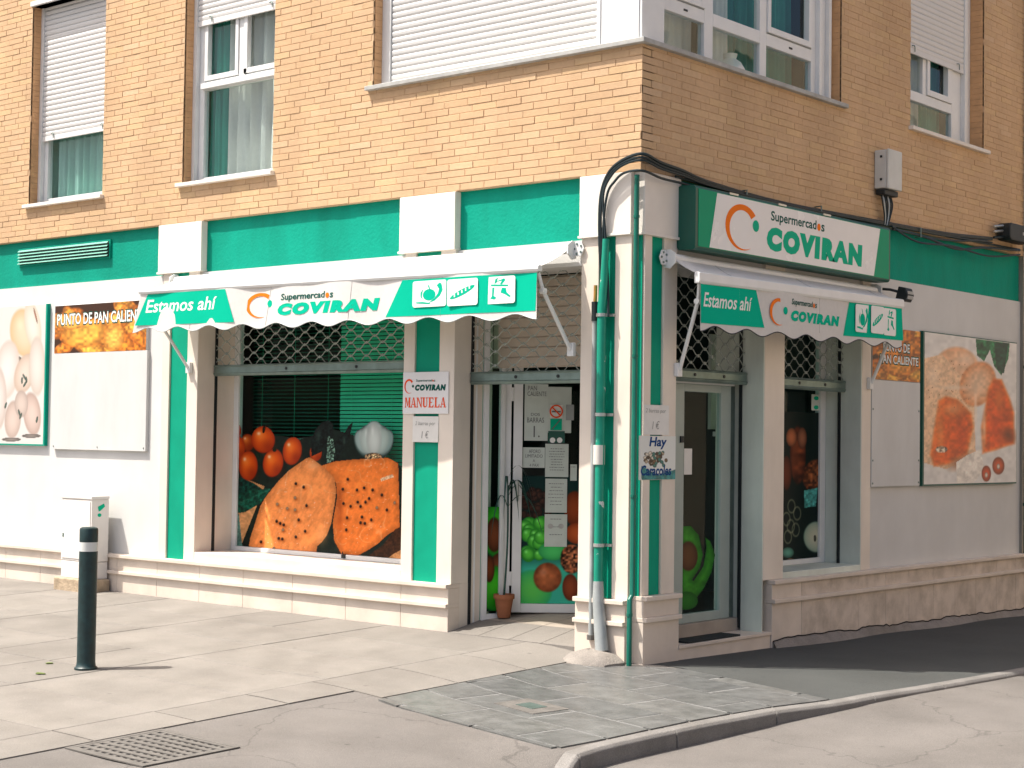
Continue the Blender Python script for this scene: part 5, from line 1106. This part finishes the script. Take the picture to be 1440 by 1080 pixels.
dpaper(802, 653, 811, 676, 'small pale blue card low at the edge of the door glass', n=.004, cat='sticker', lines=1)
t = thing('paper_notice', FB.p(1.0, 1.2, PD), 'small white paper fixed inside the glass of the side door', 'notice'); box('sheet', FB, *sorted((px(FB, 964, 640, PD)[0], px(FB, 975, 640, PD)[0])), 1.34, 1.54, PD-.0135, PD-.012, 'paper', t)
# ================================================================== pipes and cables
dp = thing('drainpipe', (-.30, -.06, 0), 'green painted drainpipe with a cracked grey foot strapped to the corner pillar', 'pipe')
obj('pipe', MB().tube([(-.265, -.055, 3.05), (-.275, -.06, 2.75), (-.29, -.06, 2.56), (-.293, -.06, .56)], [.025, .027, .034, .034], 14), 'pipe_g', dp, smooth=True)
obj('foot', MB().tube([(-.293, -.06, .58), (-.288, -.065, .45), (-.255, -.08, .24), (-.235, -.085, .09)], [.0365, .042, .046, .048], 14), 'pipe_w', dp, smooth=True)
obj('tape', MB().tube([(-.30, -.06, 1.42), (-.30, -.06, 1.56)], .042, 14), 'tape', dp, smooth=True)
for z in (2.50, 1.78, .84): 
    obj('strap', MB().tube([(-.293, -.06, z-.012), (-.293, -.06, z+.012)], .040, 14), 'steel_lt', dp); box('strap_plate', FA, -.40, -.215, z-.01, z+.01, .0005, .025, 'steel_lt', dp)
gp = thing('conduit', (-.36, -.04, 0), 'slim grey conduit running beside the green drainpipe', 'pipe')
obj('pipe', MB().tube([(-.365, -.045, 2.58), (-.365, -.045, .17)], .020, 12), 'pipe_w', gp, smooth=True); obj('base', MB().tube([(-.365, -.045, .155), (-.365, -.045, .19)], .032, 10), 'iron', gp); obj('copper_end', MB().tube([(-.362, -.048, 2.60), (-.358, -.05, 2.72)], .014, 10), 'copper', gp)
obj('coupling', MB().tube([(-.365, -.045, 2.46), (-.365, -.045, 2.60)], .026, 12), 'black', gp)
tp = thing('corner_pipe', (-.03, -.02, 0), 'thin green pipe running up the very corner of the building', 'pipe')
obj('pipe', MB().tube([(-.022, -.018, 3.50), (-.022, -.018, .5), (-.020, -.050, .47), (-.020, -.050, -.02)], .019, 12), 'pipe_t', tp, smooth=True)
for z in (3.2, 2.2, 1.2, .36): obj('collar', MB().tube([(-.022 if z > .5 else -.02, -.018 if z > .5 else -.05, z-.01), (-.022 if z > .5 else -.02, -.018 if z > .5 else -.05, z+.01)], .023, 12), 'pipe_t', tp)
mb = MB().lathe((-.28, -.13, g(-.3, -.1)-.08), [(.24, 0), (.23, .07), (.16, .125), (.07, .15), (.02, .155)], 22)
for i, q in enumerate(mb.v): mb.v[i] = (q[0]+.012*math.sin(i*1.7), q[1]*1.0+.012*math.cos(i*2.3), q[2]+.006*math.sin(i*.9))
obj('cement_mound', mb, 'cement', None, smooth=True, label='lump of cement packed around the foot of the drainpipe', cat='cement')
def smooth_path(P, k=8):
    P = [np.array(p, float) for p in P]; out = []
    for i in range(len(P)-1):
        p0, p1, p2, p3 = P[max(i-1, 0)], P[i], P[i+1], P[min(i+2, len(P)-1)]
        for j in range(k):
            t = j/k; out.append(.5*((2*p1)+(-p0+p2)*t+(2*p0-5*p1+4*p2-p3)*t*t+(-p0+3*p1-3*p2+p3)*t**3))
    return out+[P[-1]]
def apx(x, y, n): u, v = px(FA, x, y, n); return FA.p(u, v, n)
def bpx(x, y, n): u, v = px(FB, x, y, n); return FB.p(u, v, n)
LC = ['thick black cable looping highest over the corner capital', 'black cable beneath the highest loop at the corner', 'black cable hugging the edge of the corner capital', 'lower black cable strung along the top of the light box sign', 'slack black cable drooping across the dark green band', 'thin black cable clipped under the brick edge of the shaded side', 'thin dark cable leaving the conduit and turning the corner']
for k in range(7):
    o = k*.016; lo = k >= 3; r_ = .0125 if k in (0, 3) else .0095
    if k in (0, 1, 2, 6):
        q = [0, 5, 24, 0, 0, 0, 9][k]
        A_ = [apx(848+k*1.2, 445, .03+o*.3), apx(846+k*1.5, 400, .035), apx(843+k*1.2+q*.1, 330, .05), apx(845+q*.35, 275, .055), apx(856+q*.35, 243+q*.5, .06), apx(876+q*.1, 225+q*.75, .06)]
        B_ = [(.045, -.045, 3.64-.005*q), bpx(930, 229+q*.9, .06), bpx(960, 240+q*.75, .05), bpx(1000, 257+q*.5, .045), bpx(1100, 285+q*.25, .045+o*.3), bpx(1240, 312+q*.3, .045), bpx(1330, 328+q*.4, .04), bpx(1395, 335+k, .04)]
    else:
        A_ = []
        if k == 3: B_ = [bpx(1255, 322, .05), bpx(1300, 333, .05), bpx(1345, 350, .055), bpx(1385, 348, .05), bpx(1434, 352, .04)]
        elif k == 4: B_ = [bpx(1254, 318, .06), bpx(1290, 340, .06), bpx(1340, 346, .06), bpx(1390, 360, .06), bpx(1434, 358, .04)]
        elif k == 5: B_ = [bpx(950, 248, .03), bpx(1060, 278, .03), bpx(1200, 308, .03), bpx(1320, 330, .03), bpx(1434, 351, .03)]
        else: B_ = []
    obj('cable', MB().tube(smooth_path(A_+B_, 7), r_, 7), 'cable', None, smooth=True, label=LC[k], cat='cable', group=None)
for i, (x, y) in enumerate(((1045, 274), (1150, 296), (1290, 326))):
    q = bpx(x, y, .03); c = obj('cable_clip', MB().tube([(q[0]-.028, q[1], q[2]+.03), (q[0]+.035, q[1], q[2]+.035), (q[0]+.035, q[1], q[2]-.05), (q[0]-.028, q[1], q[2]-.05)], .006, 6), 'steel', None, label=('metal clip holding the cables over the orange arc of the light box sign', 'metal clip holding the cables above the lettering of the light box sign', 'metal clip holding the cables right of the grey junction box')[i], cat='clip', group='clips holding the cables')
mb_ = thing('meter_box', FB.p(3.6, 3.8, 0), 'grey plastic junction box on the shaded brick wall with wires below', 'junction box')
box('body', FB, 3.475, 3.72, 3.83, 4.17, .001, .12, 'box_grey', mb_, bevel=.012); box('lid', FB, 3.47, 3.725, 3.825, 4.175, .1205, .145, 'box_grey', mb_, bevel=.01)
for v in (3.9, 4.1): box('latch', FB, 3.468, 3.4745, v, v+.02, .06, .08, 'black', mb_)
box('cable_gland', FB, 3.47, 3.72, 3.775, 3.824, .02, .11, 'black', mb_, bevel=.008)
for i in range(7): u = 3.50+i*.03; obj('wire', MB().tube(smooth_path([FB.p(u, 3.775, .06), FB.p(u+.01, 3.70, .07), FB.p(3.56+i*.018, 3.60, .06), FB.p(3.57+i*.012, 3.52, .05)], 4), .007, 5), 'steel_lt' if i % 3 == 1 else 'cable', mb_)
jb = thing('splice_box', FB.p(6.2, 3.6, 0), 'black cable splice box at the far end of the shaded wall', 'junction box')
obj('body', MB().prism(FB, rrect(5.98, 6.52, 3.63, 3.80, .05), .02, .16), 'black', jb, bevel=.012)
box('mark', FB, 6.28, 6.40, 3.70, 3.73, .1602, .162, 'sill', jb)
for i, v in enumerate((3.66, 3.72, 3.77)): obj('cable_entry', MB().tube([FB.p(5.84, v-.02, .05), FB.p(5.99, v, .08)], .013, 8), 'steel_lt' if i else 'cable', jb)
rw = thing('rainwater_pipe', (.03, 6.70, -.1), 'dark rainwater pipe at the far end of the shaded front', 'pipe')
obj('pipe', MB().tube([(.035, 6.695, 8), (.035, 6.695, -.15)], .032, 12), 'sign_case', rw, smooth=True)
for z in (1.0, 2.4, 3.6, 4.8): obj('collar', MB().tube([(.035, 6.695, z-.015), (.035, 6.695, z+.015)], .038, 12), 'sign_case', rw)
# ================================================================== street things
bx, by = -2.555, -2.82; bz = g(bx, by)
bo = thing('bollard', (bx, by, bz), 'dark green bollard with a pale reflective band standing on the paving slabs', 'bollard')
obj('post', MB().lathe((bx, by, bz), [(.078, 0), (.078, .012), (.066, .022), (.062, .05), (.062, .815), (.0615, .815), (.0615, .87), (.062, .87), (.062, .945), (.058, .957), (.045, .963)], 28), 'bollard', bo, smooth=True)
obj('band', MB().lathe((bx, by, bz), [(.0618, .80), (.0632, .80), (.0632, .862), (.0618, .862)], 28), 'reflect', bo, smooth=True)
cb = thing('utility_cabinet', (-6.35, -.15, .1), 'white utility cabinet on a rough stone block against the white wall', 'cabinet')
CF = .245; cz = g(-6.4, -.15)
stn = MB().grid(lambda a, b: (0, 0, 0), 1, 1); stn = MB().box(FA, -6.66, -6.09, cz-.05, cz+.115, .051, CF+.04)
obj('stone_block', stn, 'stone', cb, bevel=.012)
box('base_section', FA, -6.60, -6.13, cz+.116, cz+.275, .052, CF-.002, 'cabinet', cb, bevel=.004)
box('body', FA, -6.605, -6.125, cz+.279, cz+.865, .052, CF, 'cabinet', cb, bevel=.005); box('lid', FA, -6.615, -6.118, cz+.866, cz+.90, .052, CF+.008, 'cabinet', cb, bevel=.006)
box('door_leaf', FA, -6.585, -6.145, cz+.30, cz+.85, CF+.0005, CF+.006, 'cabinet', cb, bevel=.003); box('keyhole', FA, -6.575, -6.558, cz+.50, cz+.535, CF+.0065, CF+.009, 'print_dkgreen', cb)
mb = MB(); FE = Frame((-6.1245, 0, 0), (0, 1, 0), (0, 0, 1), (1, 0, 0))
obj('paint_mark', MB().prism(FE, [(-.18, cz+.80), (-.11, cz+.83), (-.10, cz+.80), (-.15, cz+.76), (-.17, cz+.755)], .0003, .0012).prism(FE, ellipse(-.16, cz+.72, .022, .018, 12), .0003, .0012), 'print_green', cb)
# grate in the pavement and small cover in the tiles
gr = thing('drain_grate', (-.22, -4.03, g(-.22, -4.0)), 'square cast grate with rows of slots set in the foreground pavement', 'grate')
G0, G1, G2, G3 = -.57, .10, -4.36, -3.72; gz = lambda x, y: H(x, y)+.004
def gbar(mb, x0, x1, y0, y1, up):
    k = len(mb.v); mb.v += [(x, y, gz(x, y)+up) for x, y in ((x0, y0), (x1, y0), (x1, y1), (x0, y1))]+[(x, y, gz(x, y)-.003) for x, y in ((x0, y0), (x1, y0), (x1, y1), (x0, y1))]
    mb.f += [(k, k+1, k+2, k+3), (k, k+4, k+5, k+1), (k+1, k+5, k+6, k+2), (k+2, k+6, k+7, k+3), (k+3, k+7, k+4, k)]
pb = MB(); pb.grid(lambda a, b: (lambda x, y: (x, y, gz(x, y)-.0015))(lerp(G0, G1, a), lerp(G2, G3, b)), 8, 8); obj('pit', pb, 'pit', gr)
fb = MB(); gbar(fb, G0, G1, G2, G2+.03, .004); gbar(fb, G0, G1, G3-.03, G3, .004); gbar(fb, G0, G0+.03, G2+.03, G3-.03, .004); gbar(fb, G1-.03, G1, G2+.03, G3-.03, .004); obj('frame', fb, 'iron', gr)
nb_ = 10
for k in range(nb_): y = lerp(G2+.035, G3-.035, k/(nb_-1)); q = MB(); gbar(q, G0+.03, G1-.03, y-.017, y+.017, .003); obj('bar', q, 'iron', gr)
for k in range(11): x = lerp(G0+.04, G1-.04, k/10); q = MB(); gbar(q, x-.013, x+.013, G2+.03, G3-.03, .0024); obj('bar', q, 'iron', gr)
cv = thing('access_cover', (.47, -1.74, g(.47, -1.74)), 'small metal access cover set among the blue-grey corner tiles', 'cover')
pl = [(.25, -1.82), (.65, -1.93), (.71, -1.65), (.30, -1.55)]
mb = MB(); k = 4; mb.v = [(x, y, g(x, y)+.0075) for x, y in pl]+[(x, y, g(x, y)-.01) for x, y in pl]; mb.f = [(0, 1, 2, 3)]+[(i, i+4, (i+1) % 4+4, (i+1) % 4) for i in range(4)]; obj('plate', mb, 'iron', cv)
c = np.mean(pl, 0); pi_ = [tuple(c+(np.array(q)-c)*.42) for q in pl]; mb = MB(); mb.v = [(x, y, g(x, y)+.010) for x, y in pi_]+[(x, y, g(x, y)+.007) for x, y in pi_]; mb.f = [(0, 1, 2, 3)]+[(i, i+4, (i+1) % 4+4, (i+1) % 4) for i in range(4)]; obj('lid', mb, 'steel', cv)
# potted plant in the doorway
pxy = (-1.635, .47); pz = .086+.19*.47
pt = thing('potted_plant', (*pxy, pz), 'terracotta pot with a tall dark arching plant just inside the sunny door', 'plant')
obj('pot', MB().lathe((*pxy, pz), [(.05, 0), (.075, .15), (.085, .15), (.085, .185), (.072, .185), (.068, .165)], 20), 'terracotta', pt, smooth=True); obj('soil', MB().lathe((*pxy, pz), [(.01, .158), (.069, .158), (.069, .163), (.01, .166)], 16), 'soil', pt)
obj('stem', MB().tube(smooth_path([(*pxy, pz+.16), (pxy[0]+.02, pxy[1]+.01, pz+.6), (pxy[0], pxy[1]+.03, pz+1.05)], 5), .008, 6), 'leaf', pt, smooth=True)
for k in range(10):
    a = k*2.4+.4; L = random.uniform(.25, .42); z0 = pz+random.uniform(.85, 1.12); c = np.array((pxy[0], pxy[1]+.03, z0)); d = np.array((math.cos(a), math.sin(a)*.6, 0)); d[0] = abs(d[0]) if d[0] < -.1 and k % 2 else d[0]*.6; s_ = np.array((-d[1], d[0], 0)); mb = MB()
    mb.grid(lambda u, v: c+d*L*u*.95+np.array((0, 0, .20*math.sin(u*2.4)-.38*u*u))+s_*(v-.5)*.032*math.sin(math.pi*min(1, .08+u*.92)), 10, 2); obj('leaf', mb, 'leaf', pt, smooth=True)
# bits on the ground
for x, y, c in ((56, 949, 'scrap of green and brown leaf lying near the bollard'), (69, 934, 'tiny dry leaf lying between the bollard and the stone block')):
    q = px(FG, x, y, 0.); qq = px(FG, x, y, g(*q)); z = g(*qq)+.004
    obj('fallen_leaf', MB().prism(FG, [(qq[0]+.04*math.cos(t_)*(1+.4*math.sin(3*t_))*(1 if y > 940 else .6), qq[1]+.025*math.sin(t_)) for t_ in np.linspace(0, 5.9, 14)], z, z+.005), 'green_leaf', None, label=c, cat='leaf')
# ================================================================== the block across the side street (mirrored in the panes)
ob = thing('brick_block_across_street', (11.5, 12, -.1), 'pale brick apartment block across the side street, mirrored in the corner window panes', 'building')
FO = Frame((9.2, 0, 0), (0, 1, 0), (0, 0, 1), (-1, 0, 0)); holes = [(y, y+1.3, z, z+1.5) for y in np.arange(3, 26, 3.2) for z in (4.3, 7.2)]
obj('wall', MB().wall(FO, 1.0, 28, 3.2, 9.2, -.3, 0, holes), 'opp_wall', ob); obj('ground_floor', MB().wall(FO, 1.0, 28, -.3, 3.2, -.3, -.02, []), 'opp', ob); box('body', FO, 1.5, 28, -.3, 9.15, -6, -.35, 'inner', ob)
for h in holes: box('shutter', FO, h[0], h[1], h[2]+.5, h[3], -.2, -.15, 'shutter', ob); box('pane', FO, h[0], h[1], h[2], h[3], -.28, -.22, 'glass', ob)
